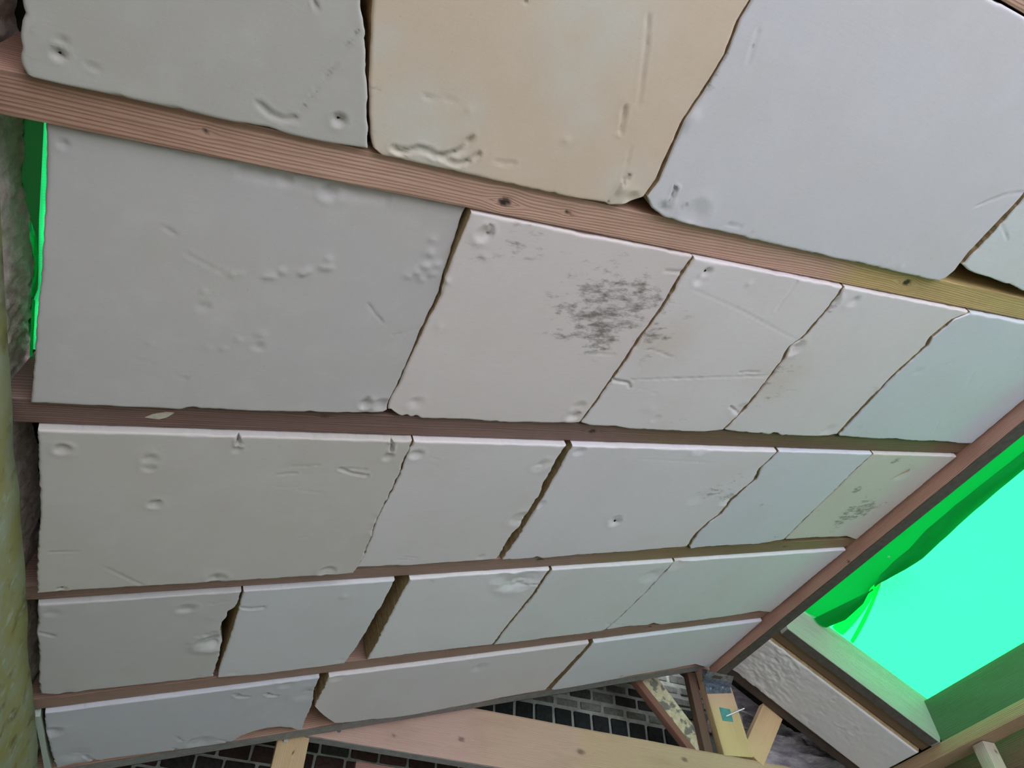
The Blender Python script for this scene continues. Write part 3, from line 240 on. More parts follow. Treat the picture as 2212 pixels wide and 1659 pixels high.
def timber(name, L, W, D, origin, xa, ya, za, color, knots=(), tones=(), olive=(), kstr=1.0, parent=None, wane=.0012, seed=1, step=.012, mat=None, cut0=0., cut1=0.):
    """a sawn timber: x along its length, y across (-W/2..W/2), z from its lower face (0) up to D; knots = (x, perimeter position, radius)"""
    r = .0025; ny = max(4, int(W / .006)); nz = max(4, int(D / .02)); ring = []
    def arc(cx, cz, a0):
        for i in range(3): a = a0 + i * PI / 4; ring.append((cx + r * math.cos(a), cz + r * math.sin(a)))
    for i in range(1, ny): ring.append((-W / 2 + r + (W - 2 * r) * i / ny, 0))
    arc(W / 2 - r, r, -PI / 2)
    for i in range(1, nz): ring.append((W / 2, r + (D - 2 * r) * i / nz))
    arc(W / 2 - r, D - r, 0); arc(-W / 2 + r, D - r, PI / 2)
    for i in range(1, nz): ring.append((-W / 2, D - r - (D - 2 * r) * i / nz))
    arc(-W / 2 + r, r, PI)
    R = np.array(ring); m = len(R); n = max(2, int(L / step)) + 1; xs = np.linspace(0, L, n)
    per = np.concatenate([[0], np.cumsum(np.hypot(*(np.diff(R, axis=0).T)))]) - W / 2 + (R[0, 0] + W / 2)
    X = np.repeat(xs, m); Yv = np.tile(R[:, 0], n); Zv = np.tile(R[:, 1], n); Pm = np.tile(per, n)
    X = X + (cut0 * Zv) * (1 - X / L) + (cut1 * Zv) * (X / L)
    wob = fbm(X * 3.1, Pm * 0 + seed * 3.7, seed) * wane; rough = fbm(X * 40, Pm * 60, seed + 5, 2) * wane * .3
    Yo = Yv * (1 + (rough / (W / 2))) + wob * .6; Zo = Zv + (wob * .5 + rough) * (Zv < D * .5)
    grain = Pm + .010 * fbm(X * 1.3, Pm * 3, seed + 9); kn = np.zeros_like(X)
    for (kx, kp, kr) in knots:
        dx = (X - kx); dp = (Pm - kp); dd = np.hypot(dx / 1.6, dp)
        grain = grain + np.sign(dp + 1e-6) * kr * 1.6 * np.exp(-(dx / (kr * 3.2)) ** 2) * np.exp(-np.abs(dp) / (kr * 2.0)) * -1
        kn = np.maximum(kn, np.clip((kr - dd) / (kr * .35), 0, 1))
        Zo = Zo + np.where((dd < kr) & (Zv < .01), .002, 0)
    tone = np.zeros_like(X)
    for (t0, t1, a) in tones: tone = np.maximum(tone, a * np.clip((X - t0) / max(.05, .35 * (t1 - t0)), 0, 1) * np.clip((t1 - X) / max(.05, .35 * (t1 - t0)), 0, 1))
    ol = np.zeros_like(X)
    for (t0, t1, a) in olive: ol = np.maximum(ol, a * np.clip((X - t0) / .12, 0, 1) * np.clip((t1 - X) / .12, 0, 1))
    verts = np.stack([X, Yo, Zo], 1); faces = []
    for i in range(n - 1):
        a = i * m; b = a + m
        faces += [(a + j, b + j, b + (j + 1) % m, a + (j + 1) % m) for j in range(m)]
    faces.append(tuple(range(m))[::-1][::-1]); faces.append(tuple(range((n - 1) * m, n * m))[::-1])
    o = mesh(name, verts.tolist(), faces, mat or WOOD, None, True)
    o.data.set_sharp_from_angle(angle=.7)
    attr(o, 'along', X); attr(o, 'grain', grain); attr(o, 'knot', kn * kstr); attr(o, 'tone', tone); attr(o, 'olive', ol)
    M = Matrix.Identity(4)
    for i in range(3): M[i][0], M[i][1], M[i][2], M[i][3] = xa[i], ya[i], za[i], origin[i]
    o.color = (*color, 1)
    if parent is not None:
        o.parent = parent; o.matrix_parent_inverse = Matrix.Identity(4)
        M = Matrix.Translation(-parent.location) @ M
        o.matrix_local = M
    else: o.matrix_world = M
    return o
def sheet(name, f, nu, nv, mats, parent=None, thick=0.0):
    vs = [f(i / nu, j / nv) for j in range(nv + 1) for i in range(nu + 1)]
    fs = [(j * (nu + 1) + i, j * (nu + 1) + i + 1, (j + 1) * (nu + 1) + i + 1, (j + 1) * (nu + 1) + i) for j in range(nv) for i in range(nu)]
    o = mesh(name, vs, fs, mats, parent, True)
    return o
def poly_prism(name, pts, depth, axis_n, mat, parent=None):
    """a flat outlined piece of real thickness: pts in 3-D, pushed along axis_n"""
    n = len(pts); vs = [Vector(p) for p in pts] + [Vector(p) + Vector(axis_n) * depth for p in pts]
    fs = [tuple(range(n)), tuple(range(n, 2 * n))[::-1]] + [(i, i + n, (i + 1) % n + n, (i + 1) % n) for i in range(n)]
    o = mesh(name, vs, fs, mat, parent)
    import bmesh
    bm = bmesh.new(); bm.from_mesh(o.data); bmesh.ops.recalc_face_normals(bm, faces=bm.faces); bm.to_mesh(o.data); bm.free()
    return o
def rod(name, a, b, r, mat, parent=None, r2=None, n=10):
    a = Vector(a); b = Vector(b); d = (b - a).normalized(); s = d.orthogonal().normalized(); t = d.cross(s); r2 = r if r2 is None else r2
    vs = [a + (s * math.cos(2 * PI * i / n) + t * math.sin(2 * PI * i / n)) * r for i in range(n)] + [b + (s * math.cos(2 * PI * i / n) + t * math.sin(2 * PI * i / n)) * r2 for i in range(n)]
    fs = [tuple(range(n))[::-1], tuple(range(n, 2 * n))] + [(i, (i + 1) % n, (i + 1) % n + n, i + n) for i in range(n)]
    return mesh(name, vs, fs, mat, parent)

# ================================================================== the setting
Y0 = -2.6; YG = 3.30; XL = -.51; XR = 3.42
tag(slab('floor', [(XL - .3, XR + .3, Y0, YG + .2, -.08, 0)], CONC), 'bare concrete floor of the room', kind='structure')
# left wall: rough render rising between the rafter ends
def wl_mesh():
    ys = np.concatenate([np.linspace(Y0, .1, 12), np.linspace(.12, YG, 560)]); zs = np.concatenate([np.linspace(0, CH + .70, 5), np.linspace(CH + .71, CH + 1.022, 60)])
    A, B = np.meshgrid(zs, ys); d = .0035 * fbm(B * 70, A * 70, 3) + .006 * fbm(B * 14, A * 14, 4); d = np.where((A < CH + .7) | (B < .11), 0, d)
    vs = np.stack([XL + d, B, A], -1).reshape(-1, 3).tolist(); nz = len(zs)
    fs = [(j * nz + i, j * nz + i + 1, (j + 1) * nz + i + 1, (j + 1) * nz + i) for j in range(len(ys) - 1) for i in range(nz - 1)]
    k = len(vs); vs += box_verts(XL - .20, XL - .012, Y0, YG, 0, CH + 1.018); fs += [tuple(i + k for i in f) for f in BOXF]
    return mesh('wall_left', vs, fs, RENDER, None, True)
tag(wl_mesh(), 'rough grey pink rendered wall rising behind the rafter ends', kind='structure')
tag(slab('wall_right', [(XR, XR + .06, Y0, YG, 0, CH + 1.355)], PLASTER), 'plain right hand wall under the eaves', kind='structure')
# roof deck / felt over the left slope, with a gap over the eaves end of the second bay
def deck_mesh():
    vs = []; fs = []
    def add(u0, u1, v0, v1, w0=1.152, w1=1.17):
        o = len(vs)
        for (a, b, c) in box_verts(u0, u1, v0, v1, w0, w1): vs.append(P(a, b, c))
        fs.extend([tuple(i + o for i in f) for f in BOXF])
    add(-.105, 2.72, Y0, YG + .1)
    add(-.40, -.105, Y0, .535); add(-.40, -.105, 1.085, YG + .1)
    add(-.40, -.20, .535, 1.085)
    return mesh('ceiling', vs, fs, FELT)
tag(deck_mesh(), 'black roofing felt over the rafters of the left slope', kind='structure')
def deck2():
    vs = []; fs = []
    def add(s0, s1, y0, y1, w0=.205, w1=.225):
        o = len(vs)
        for (a, b, c) in box_verts(s0, s1, y0, y1, w0, w1): vs.append(Q(a, b, c))
        fs.extend([tuple(i + o for i in f) for f in BOXF])
    add(-.06, 1.45, 2.42, YG + .1); add(-.06, 1.45, Y0, .25)
    return mesh('ceiling', vs, fs, FELT)
tag(deck2(), 'black roofing felt of the right slope either side of the opening', kind='structure')

# far gable wall: mortar bed with individual bricks in the stretch that shows
gab = tag(slab('wall_far', [(XL, XR, YG, YG + .2, 0, CH + 2.15)], MORTAR), 'dark brick gable wall with pale mortar behind the truss', kind='structure')
rng = random.Random(5); _bm = {}
def brick(x0, x1, z0, z1, col, proud):
    key = (round(x1 - x0, 2), round(z1 - z0, 2), rng.randrange(3))
    if key not in _bm:
        o = soft_box('brick', key[0], .05, key[1], BRICK, gab, .004, rng.randrange(999)); _bm[key] = o.data
    else:
        o = bpy.data.objects.new('brick', _bm[key]); COL.objects.link(o); o.parent = gab
    o.location = ((x0 + x1) / 2, YG + .024 - proud, CH + (z0 + z1) / 2); o.color = (*col, 1)
# header course above the bottom chord
for i in range(12):
    x = 1.04 + i * .1075; g = rng.uniform(.8, 1.2)
    brick(x, x + .090, 1.575, 1.672, (.030 * g, .036 * g, .036 * g), .012)
# smeared stretchers higher up
for (z0, z1, zx) in ((1.693, 1.738, 1.32), (1.757, 1.802, 1.40), (1.82, 1.865, 1.62), (1.885, 1.93, 1.82), (1.95, 1.995, 1.90), (2.015, 2.06, 2.0), (2.08, 2.125, 2.0)):
    x = zx
    while x < 2.95:
        w = .118; g = rng.uniform(.7, 1.25); s = rng.random()
        c = (.06 * g, .066 * g, .058 * g) if s < .25 else (.22 * g, .235 * g, .205 * g)
        brick(x, x + w, z0, z1, c, .008 if s < .45 else .003); x += w + .018
# courses under the chord and at the left under the far rafter
z = .92
row = 0
while z < 1.56:
    x = XL + .02 + (.06 if row % 2 else 0)
    while x < (1.62 if z < 1.50 else 1.0):
        w = .118 if rng.random() < .8 else .095; g = rng.uniform(.6, 1.3)
        top = .317 * x + 1.06
        if z < top + .46 and z > top - .34:
            c = rng.choice(((.055 * g, .05 * g, .048 * g), (.075 * g, .045 * g, .04 * g), (.10 * g, .105 * g, .095 * g))) if x < .5 else (.10 * g, .055 * g, .05 * g)
            brick(x, x + w, z, z + .058, c, rng.uniform(.004, .012))
        x += w + .014
    z += .072; row += 1

# ================================================================== timbers of the left slope
UL = (XL + math.sin(TH) + .006) / math.cos(TH)
def uL(w): return (XL + w * math.sin(TH) + .008) / math.cos(TH)
rc = [(.60, .40, .32), (.66, .435, .355), (.27, .175, .16), (.36, .245, .205), (.38, .25, .205), (.60, .40, .32)]
rl = ['pale timber rafter crossing the top right corner of the picture', 'thick pinkish timber rafter with an open black knot, nearest the viewer', 'dark brown timber rafter, second from the viewer, with a pale fleck near the wall',
      'brown timber rafter in the middle of the slope, third from the viewer', 'thin brown timber rafter, fourth from the viewer', 'grey edged end rafter of the truss by the brick gable']
rk = [[], [(.737, .0064, .0088), (1.838, -.005, .010), (.265, -.005, .0035), (.861, .002, .004)], [(1.226, -.006, .008), (.55, -.02, .004)], [(1.351, -.012, .008), (2.45, .0, .006)], [(2.15, -.02, .007)], [(.62, -.015, .006), (1.05, .02, .006)]]
rt = [[], [(-.5, .46, .55), (.9, 1.05, .1)], [(-.2, .9, .35), (1.2, 3.2, .5)], [(1.5, 2.9, .35), (-.2, .5, .3)], [(1.4, 2.9, .25)], [(-.2, 3, .2)]]
ro = [[], [(1.55, 3.2, 1.0)], [(1.3, 3.2, .6)], [(1.5, 3.2, .7)], [], []]  # dark rafter's end: green light off the tarpaulin put into its colour
for i in range(6):
    v0 = RF[i] - RW / 2
    Lr = 2.655 - uL(1.0)
    o = timber('rafter', Lr, RW, .148, P(uL(1.0), v0, 1.0), D1, YA, N1, rc[i], rk[i], rt[i], ro[i], seed=i + 2, step=.006 if i in (1, 2) else .012, cut0=math.tan(TH), cut1=math.tan(TH))
    tag(o, rl[i], 'rafter', 'rafters of the insulated slope')
    if i == 5:
        es = slab('edge_strip', [(.002, Lr - .03, -RW / 2 + .0005, RW / 2 - .0005, -.003, -.0012)], mat_simple('grey_edge', (.24, .23, .235), (.34, .325, .33), 30, .8, .3), o); es['label'] = 'grey lower edge'  # thin grey strip over the lower face only
    if i == 2:
        fk = poly_prism('fleck', [Vector(q) for q in ((0.224, .004, -.0015), (0.247, .007, -.002), (0.260, .001, -.002), (0.272, -.012, -.0015), (0.257, -.013, -.002), (0.237, -.006, -.002))], .003, (0, 0, 1), CHIP, o)
        fk['label'] = 'pale fleck of foam stuck to the rafter'
# ridge
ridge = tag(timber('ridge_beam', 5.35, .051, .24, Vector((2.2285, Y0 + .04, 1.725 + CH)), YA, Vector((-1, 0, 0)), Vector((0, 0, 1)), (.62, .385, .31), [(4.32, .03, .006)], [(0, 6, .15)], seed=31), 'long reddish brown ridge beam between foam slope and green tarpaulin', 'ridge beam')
ks = slab('lower_strip', [(.0, 5.35, -.0255, .0255, -.004, -.0012)], mat_simple('dark_weathered_shaded_edge', (.085, .075, .07), (.13, .115, .105), 40, .8, .3), ridge); ks['label'] = 'dark grey underside of the ridge beam'

# ================================================================== insulation boards
LBL = {
 'b11': 'grey foam board with two black screw holes by the wall, top left of the slope',
 'b12': 'large yellow tan foam board with peeled facing and wavy gouges, at the top',
 'b13': 'biggest smooth pale lilac foam board, at the top right of the slope',
 'b14': 'foam board piece at the right edge with a black gap above the rafter',
 'b21': 'wide grey foam board beside the green strip, dotted with a line of bumps',
 'b22': 'foam board with a large dark dirty smudge on it',
 'b23': 'scratched foam board just right of the smudged one, with a small screw hole',
 'b24': 'foam board with a dented upper left corner, fourth in the second bay',
 'b25': 'clean foam board tinted green where the dark rafter meets the ridge beam',
 'b31': 'widest foam board of the middle bay, by the wall, with two short slits',
 'b32': 'foam board between a tight ragged crack and a brown open gap in middle bay',
 'b33': 'foam board right of the brown open gap in the middle bay',
 'b34': 'smooth bluish foam board next to the yellowish stained one by the ridge',
 'b35': 'yellowish foam board with black specks and a pink chip beside the ridge',
 'b41': 'foam board by the wall with a broken bulging right edge and black hole',
 'b42': 'foam board between the broken edged one and the wide tan gap',
 'b43': 'foam board right of the wide tan gap, with a chipped top right corner',
 'b44': 'plain foam board fourth from the wall in the fourth bay',
 'b45': 'long foam board touching the ridge beam in the fourth bay',
 'b51': 'foam board at the bottom left with crescent nicks and a bitten lower edge',
 'b52': 'long foam board above the pale truss chord, lower left corner broken off',
 'b53': 'last foam board by the metal plate at the ridge, above the truss',
}
TH_B = .10
FALLOFF_TINT = {'b11': (.83, .81, .80), 'b12': (.92, .90, .91), 'b13': (.90, .89, .85), 'b21': (.90, .875, .89), 'b22': (1.07, .985, .99), 'b23': (1.10, 1.05, 1.07), 'b24': (1.08, 1.04, 1.06), 'b25': (.98, 1.0, 1.04), 'b31': (.91, .89, .89), 'b32': (1.08, 1.05, 1.07), 'b33': (1.13, 1.09, 1.14), 'b34': (1.06, 1.04, 1.08), 'b35': (1.06, 1.05, 1.08), 'b41': (.91, .90, .91), 'b42': (1.04, 1.03, 1.06), 'b43': (1.16, 1.15, 1.19), 'b44': (1.15, 1.15, 1.19), 'b45': (1.12, 1.12, 1.24), 'b51': (.95, .92, .98), 'b52': (1.13, 1.08, 1.16), 'b53': (1.10, 1.08, 1.14)}  # per-board colour match, with the room's light falloff put into the albedo
def gridline(n_len, fine):
    """parameter stations along an edge of real length n_len: dense at both ends for the rounded arris"""
    e = np.array([0, .0015, .0035, .006, .009, .013]); k = max(6, int((n_len - .026) / fine)); mid = np.linspace(.013, n_len - .013, k + 1)[1:-1]
    return np.concatenate([e, mid, n_len - e[::-1]]) / n_len
def interp(pts, t, axis):
    a = np.array(pts, float); k = a[:, axis]; q = k[0] + (k[-1] - k[0]) * t
    return np.stack([np.interp(q, k, a[:, 0]), np.interp(q, k, a[:, 1])], -1)
def seg_dist(U, V, pts):
    d = np.full(U.shape, 9.)
    for (a, b) in zip(pts[:-1], pts[1:]):
        a = np.array(a); b = np.array(b); ab = b - a; L2 = max(1e-9, ab @ ab)
        t = np.clip(((U - a[0]) * ab[0] + (V - a[1]) * ab[1]) / L2, 0, 1)
        d = np.minimum(d, np.hypot(U - a[0] - t * ab[0], V - a[1] - t * ab[1]))
    return d
def make_board(key, b, idx):
    seed = idx * 7 + 3; row = b['row']; fine = .0048 if row <= 3 else .0065
    L = b['L']; R = b['R']; TL = L[0]; TR = R[0]; BL = L[-1]; BR = R[-1]
    wid = max(TR[0] - TL[0], BR[0] - BL[0]); hei = max(BL[1] - TL[1], BR[1] - TR[1])
    s = gridline(wid, fine); t = gridline(hei, fine)
    top = [TL, TR]; bot = [BL] + b['B'] + [BR]
    T_ = interp(top, s, 0); B_ = interp(bot, s, 0); L_ = interp(L, t, 1); R_ = interp(R, t, 1)
    # small tears and crumbs along the cut edges
    rg = .0006 if key in ('b12', 'b13') else .0009 if key in ('b21', 'b22') else .0016
    L_[:, 0] += rg * fbm(t * hei * 70, t * 0 + seed, seed); R_[:, 0] += rg * fbm(t * hei * 70, t * 0 + seed + 1, seed + 1) - .0006
    B_[:, 1] += np.minimum(0, .0022 * fbm(s * wid * 45, s * 0 + seed, seed + 2)); T_[:, 1] += np.maximum(0, .0016 * fbm(s * wid * 45, s * 0, seed + 3))
    S, T = np.meshgrid(s, t); S1 = S[..., None]; T1 = T[..., None]
    c = [np.array(L_[0]), np.array(R_[0]), np.array(L_[-1]), np.array(R_[-1])]
    UV = (1 - T1) * T_[None] + T1 * B_[None] + (1 - S1) * L_[:, None] + S1 * R_[:, None] - ((1 - S1) * (1 - T1) * c[0] + S1 * (1 - T1) * c[1] + (1 - S1) * T1 * c[2] + S1 * T1 * c[3])
    U = UV[..., 0]; V = UV[..., 1]
    W = -(b['pn'] + (b['pf'] - b['pn']) * T)
    de = np.minimum(np.minimum(S * wid, (1 - S) * wid), np.minimum(T * hei, (1 - T) * hei))
    rr = .0045 * (1 + .5 * fbm(U * 18, V * 18, seed + 4)); q = np.clip(1 - de / rr, 0, 1); W = W + rr * .75 * (1 - np.sqrt(np.clip(1 - q * q, 0, 1)))
    W = W + .0007 * fbm(U * 4, V * 4, seed + 5) + .00010 * fbm(U * 30, V * 30, seed + 6)
    dirt = np.zeros_like(U); tan = np.zeros_like(U); unt = np.zeros_like(U); pink = np.zeros_like(U); holes = []
    # faint grubbiness along the joints, where hands and saws have been
    dirt += .10 * np.exp(-np.minimum(S * wid, (1 - S) * wid) / .02)
    if key == 'b12': tan += .35
    for f in b['f']:
        k = f[0]
        if k in ('hole', 'pit', 'bump', 'dirt', 'tan', 'untan'):
            d = np.hypot(U - f[1][0], V - f[1][1]) / (f[2] * (.8 if k in ('pit', 'bump') else 1.25 if k == 'dirt' else 1)); g = np.exp(-d * d)
            wv = 1 + .45 * fbm(U * 90, V * 90, seed + 8, 2)
            if k == 'pit': W += f[3] * 1.05 * g * wv - f[3] * .30 * np.exp(-((d - 1.55) / .5) ** 2) * wv
            elif k == 'bump': W += -f[3] * 1.1 * g * wv
            elif k == 'hole':
                W += .005 * np.exp(-(d / 1.25) ** 2) + .0035 * np.exp(-(d / 2.2) ** 2) * wv - .0010 * np.exp(-((d - 3.2) / .9) ** 2); holes.append((f[1], f[2])); dirt += .4 * np.exp(-(d / 1.3) ** 2)
            elif k == 'dirt': dirt += f[3] * 1.15 * np.exp(-(d * 1.0) ** 2 * .9)
            elif k == 'tan': tan += f[3] * g
            elif k == 'untan': unt += f[3] * np.clip(1.35 * g, 0, 1)
        elif k in ('line', 'slit'):
            d = seg_dist(U, V, f[1]) / (f[2] * .68); g = np.exp(-d * d); m = 1 + .6 * fbm(U * 110, V * 110, seed + 9, 2) * (k == 'line')
            W += f[3] * 1.2 * g * m - f[3] * .35 * np.exp(-((d - 1.7) / .6) ** 2) * m; dirt += f[4] * np.exp(-(d / .8) ** 2) * 1.3
        elif k == 'pink':
            d = seg_dist(U, V, f[1]); pr = np.clip((U - f[1][0][0]) / (f[1][-1][0] - f[1][0][0]), 0, 1)
            pink = np.maximum(pink, np.clip((f[2] * (1 - .65 * pr) - d) / .003, 0, 1) * (1 - .5 * pr))
        elif k == 'chipn':
            a = np.clip(1 - (V - TL[1]) / .03, 0, 1); W += f[2] * a * (.5 + .5 * fbm(U * 25, V * 25, seed + 10)) * (U > f[1][0][0]) * (U < f[1][1][0])
    W = np.minimum(W, .02)
    u0 = (TL[0] + TR[0]) / 2; v0 = (TL[1] + BL[1]) / 2
    nt, ns = U.shape; top_v = np.stack([U - u0, V - v0, W], -1).reshape(-1, 3)
    idx_ = np.arange(nt * ns).reshape(nt, ns)
    loop = np.concatenate([idx_[0, :-1], idx_[:-1, -1], idx_[-1, :0:-1], idx_[:0:-1, 0]])
    back = top_v[loop].copy(); mid = back.copy()
    ins = np.array([0, 0, 0]); cx = back[:, :2].mean(0)
    mid[:, 2] = mid[:, 2] + .030; mid[:, :2] += .0008 * np.stack([fbm(back[:, 0] * 60, back[:, 1] * 60, seed + 11), fbm(back[:, 0] * 60, back[:, 1] * 60, seed + 12)], 1) * np.array([1, 0])
    back[:, 2] = TH_B
    nb = len(loop); base = len(top_v); verts = np.concatenate([top_v, mid, back])
    fq = np.stack([idx_[:-1, :-1], idx_[1:, :-1], idx_[1:, 1:], idx_[:-1, 1:]], -1).reshape(-1, 4)
    i = np.arange(nb); j = (i + 1) % nb
    s1 = np.stack([loop[i], loop[j], base + j, base + i], 1); s2 = np.stack([base + i, base + j, base + nb + j, base + nb + i], 1)
    quads = np.concatenate([fq, s1, s2]); faces = quads.tolist() + [list(range(base + nb, base + 2 * nb))]
    me = bpy.data.meshes.new('insulation_board'); me.from_pydata(verts.tolist(), [], faces)
    mi = np.zeros(len(faces), dtype=np.int32); mi[len(fq):] = 1; mi[len(fq):len(fq) + ns - 1] = 0; mi[len(fq) + nb:len(fq) + nb + ns - 1] = 0; me.polygons.foreach_set('material_index', mi)
    sm = np.ones(len(faces), dtype=bool); sm[len(fq):] = False; me.polygons.foreach_set('use_smooth', sm); me.update()
    o = link('insulation_board', me, [FOAM, CORE]); z = np.zeros(2 * nb)
    for nme, a in (('dirt', dirt), ('tan', tan), ('untan', unt), ('pink', pink)): attr(o, nme, np.concatenate([a.reshape(-1), z]))
    o.matrix_world = Matrix.Translation(P(u0, v0, 1.0)) @ ROT1.to_4x4(); tq = FALLOFF_TINT.get(key, (1, 1, 1)); o.color = tuple(min(.88, b['col'][i] * (1.10, 1.11, 1.22)[i] * tq[i]) for i in range(3)) + (1,)
    tag(o, LBL[key], 'foam board', 'foam insulation boards between the rafters')
    for (q, r) in holes:
        ii = np.argmin(np.hypot(U - q[0], V - q[1])); wz = W.reshape(-1)[ii]; r2 = max(.0022, r * .55); rg2 = random.Random(int(q[0] * 1e4))
        pts = [Vector((q[0] - u0 + r2 * math.cos(a) * rg2.uniform(.7, 1.2), q[1] - v0 + r2 * 1.3 * math.sin(a) * rg2.uniform(.8, 1.2), wz - .0016)) for a in np.linspace(0, 2 * PI, 9)[:-1]]
        h = poly_prism('screw', pts, .03, (0, 0, 1), BLACK, o); h['label'] = 'black disc for the dark of the screw hole'  # black disc puts the dark inside the hole into colour
    return o
for n_, (k_, b_) in enumerate(BOARDS.items()): make_board(k_, b_, n_)

# sliver of foam jammed against the wall at the bottom left
def uvw(pts, w): return [P(a, b, w) for a, b in pts]
sl = poly_prism('foam_offcut', uvw(((-.172, 2.335), (-.158, 2.335), (-.152, 2.45), (-.146, 2.60), (-.136, 2.74), (-.155, 2.74), (-.162, 2.55)), .985), .09, N1, [FOAM])
sl.color = (.50, .60, .54, 1); tag(sl, 'thin pale sliver of foam jammed between wall and bottom left board', 'offcut')

# ================================================================== eaves at the left wall
lin = sheet('lining_board', lambda a, b: (-.486 + .0025 * float(fbm(np.array(b * 30.), np.array(a * 8.), 21)), Y0 + .1 + (YG - Y0 - .12) * b, CH + .30 + (.568 + .006 * float(fbm(np.array(b * 22.), np.array(3.), 8))) * a), 10, 260, LINING)
md = lin.modifiers.new('thickness', 'SOLIDIFY'); md.thickness = .018; md.offset = -1
tag(lin, 'stained yellow green lining board on the left wall below the rafters', 'lining board')
# green sheet and torn strips showing through the eaves gap of the second bay
ev = empty('eaves_sheet', P(-.16, .75, 1.2)); tag(ev, 'torn green sheeting showing in the gap between wall and wide board', 'tarpaulin')
def rel(pts): return [Vector(p) - ev.location for p in pts]
def strip(name, L, Rr, w, mat, n=24, amp=.004, seed=0):
    def f(a, b):
        la = np.interp(b, [k[2] for k in L], [k[0] for k in L]); ra = np.interp(b, [k[2] for k in Rr], [k[0] for k in Rr])
        v0 = L[0][1] + (L[-1][1] - L[0][1]) * b
        return P(la + (ra - la) * a, v0, w + amp * float(fbm(np.array(a * 3.), np.array(b * 14.), seed))) - ev.location
    return sheet(name, f, 4, n, mat, ev)
strip('dark_sheet', [(-.225, .552, 0), (-.225, 1.065, 1)], [(-.126, .552, 0), (-.1315, .60, .10), (-.1423, .79, .46), (-.144, .92, .72), (-.153, .95, .78), (-.158, 1.065, 1)], 1.130, NET, 30, .006, 3)['label'] = 'dark green sheet'
strip('torn_strip', [(-.1285, .554, 0), (-.1325, .60, .09), (-.1430, .79, .46), (-.147, .92, .72), (-.155, .95, .78), (-.160, 1.064, 1)], [(-.1145, .554, 0), (-.1182, .60, .09), (-.1300, .79, .46), (-.1345, .92, .72), (-.142, .95, .78), (-.147, 1.064, 1)], 1.120, TARP, 40, .0015, 5)['label'] = 'bright green torn strip'
strip('dark_sheet', [(-.1195, .553, 0), (-.1235, .60, .09), (-.1345, .79, .46), (-.139, .92, .72), (-.1465, .95, .78), (-.1515, 1.065, 1)], [(-.090, .553, 0), (-.090, 1.065, 1)], 1.134, NET, 30, .002, 4)  # added piece, hidden above the board, blocks sky light in the deck gap
strip('torn_strip', [(-.153, .775, 0), (-.1535, .80, .2), (-.1475, .86, .5), (-.1560, .925, 1)], [(-.150, .775, 0), (-.1440, .80, .2), (-.1430, .86, .5), (-.1500, .925, 1)], 1.10, TARP, 20, .003, 6)
strip('torn_strip', [(-.1535, .93, 0), (-.1610, 1.064, 1)], [(-.1490, .93, 0), (-.1560, 1.064, 1)], 1.10, TARP, 20, .002, 7)

# ================================================================== right slope
TW = .203
X2 = Vector((E2.x, 0, E2.z))
def rtimber(name, s0, s1, y0, y1, D, col, w=0., **k):
    return timber(name, s1 - s0, y1 - y0, D, Q(s0, (y0 + y1) / 2, w), E2, YA, N2, col, cut0=-math.tan(PI / 2 - (PI / 2 - TH2)), cut1=0, **k)
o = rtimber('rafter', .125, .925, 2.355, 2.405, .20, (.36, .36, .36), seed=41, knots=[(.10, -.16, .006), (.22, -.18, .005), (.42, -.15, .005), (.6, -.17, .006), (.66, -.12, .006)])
us = slab('lower_strip', [(.004, .79, -.0245, .0245, -.003, -.0012)], bpy.data.materials['dark_weathered_shaded_edge'], o); us['label'] = 'dark strip for the shade of the underside'  # shade under this rafter, put into a dark strip on the same timber
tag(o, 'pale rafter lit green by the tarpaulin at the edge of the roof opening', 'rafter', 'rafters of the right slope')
o = rtimber('rafter', .09, .925, 2.408, 2.470, .19, (.20, .135, .085), w=.012, seed=42)
tag(o, 'dark brown rafter between the green lit rafter and the short foam board', 'rafter', 'rafters of the right slope')
o = rtimber('rafter', .01, 1.25, 2.793, 2.854, .19, (.10, .078, .07), seed=43)
tag(o, 'dark rafter running down from the metal plate under the short foam board', 'rafter', 'rafters of the right slope')
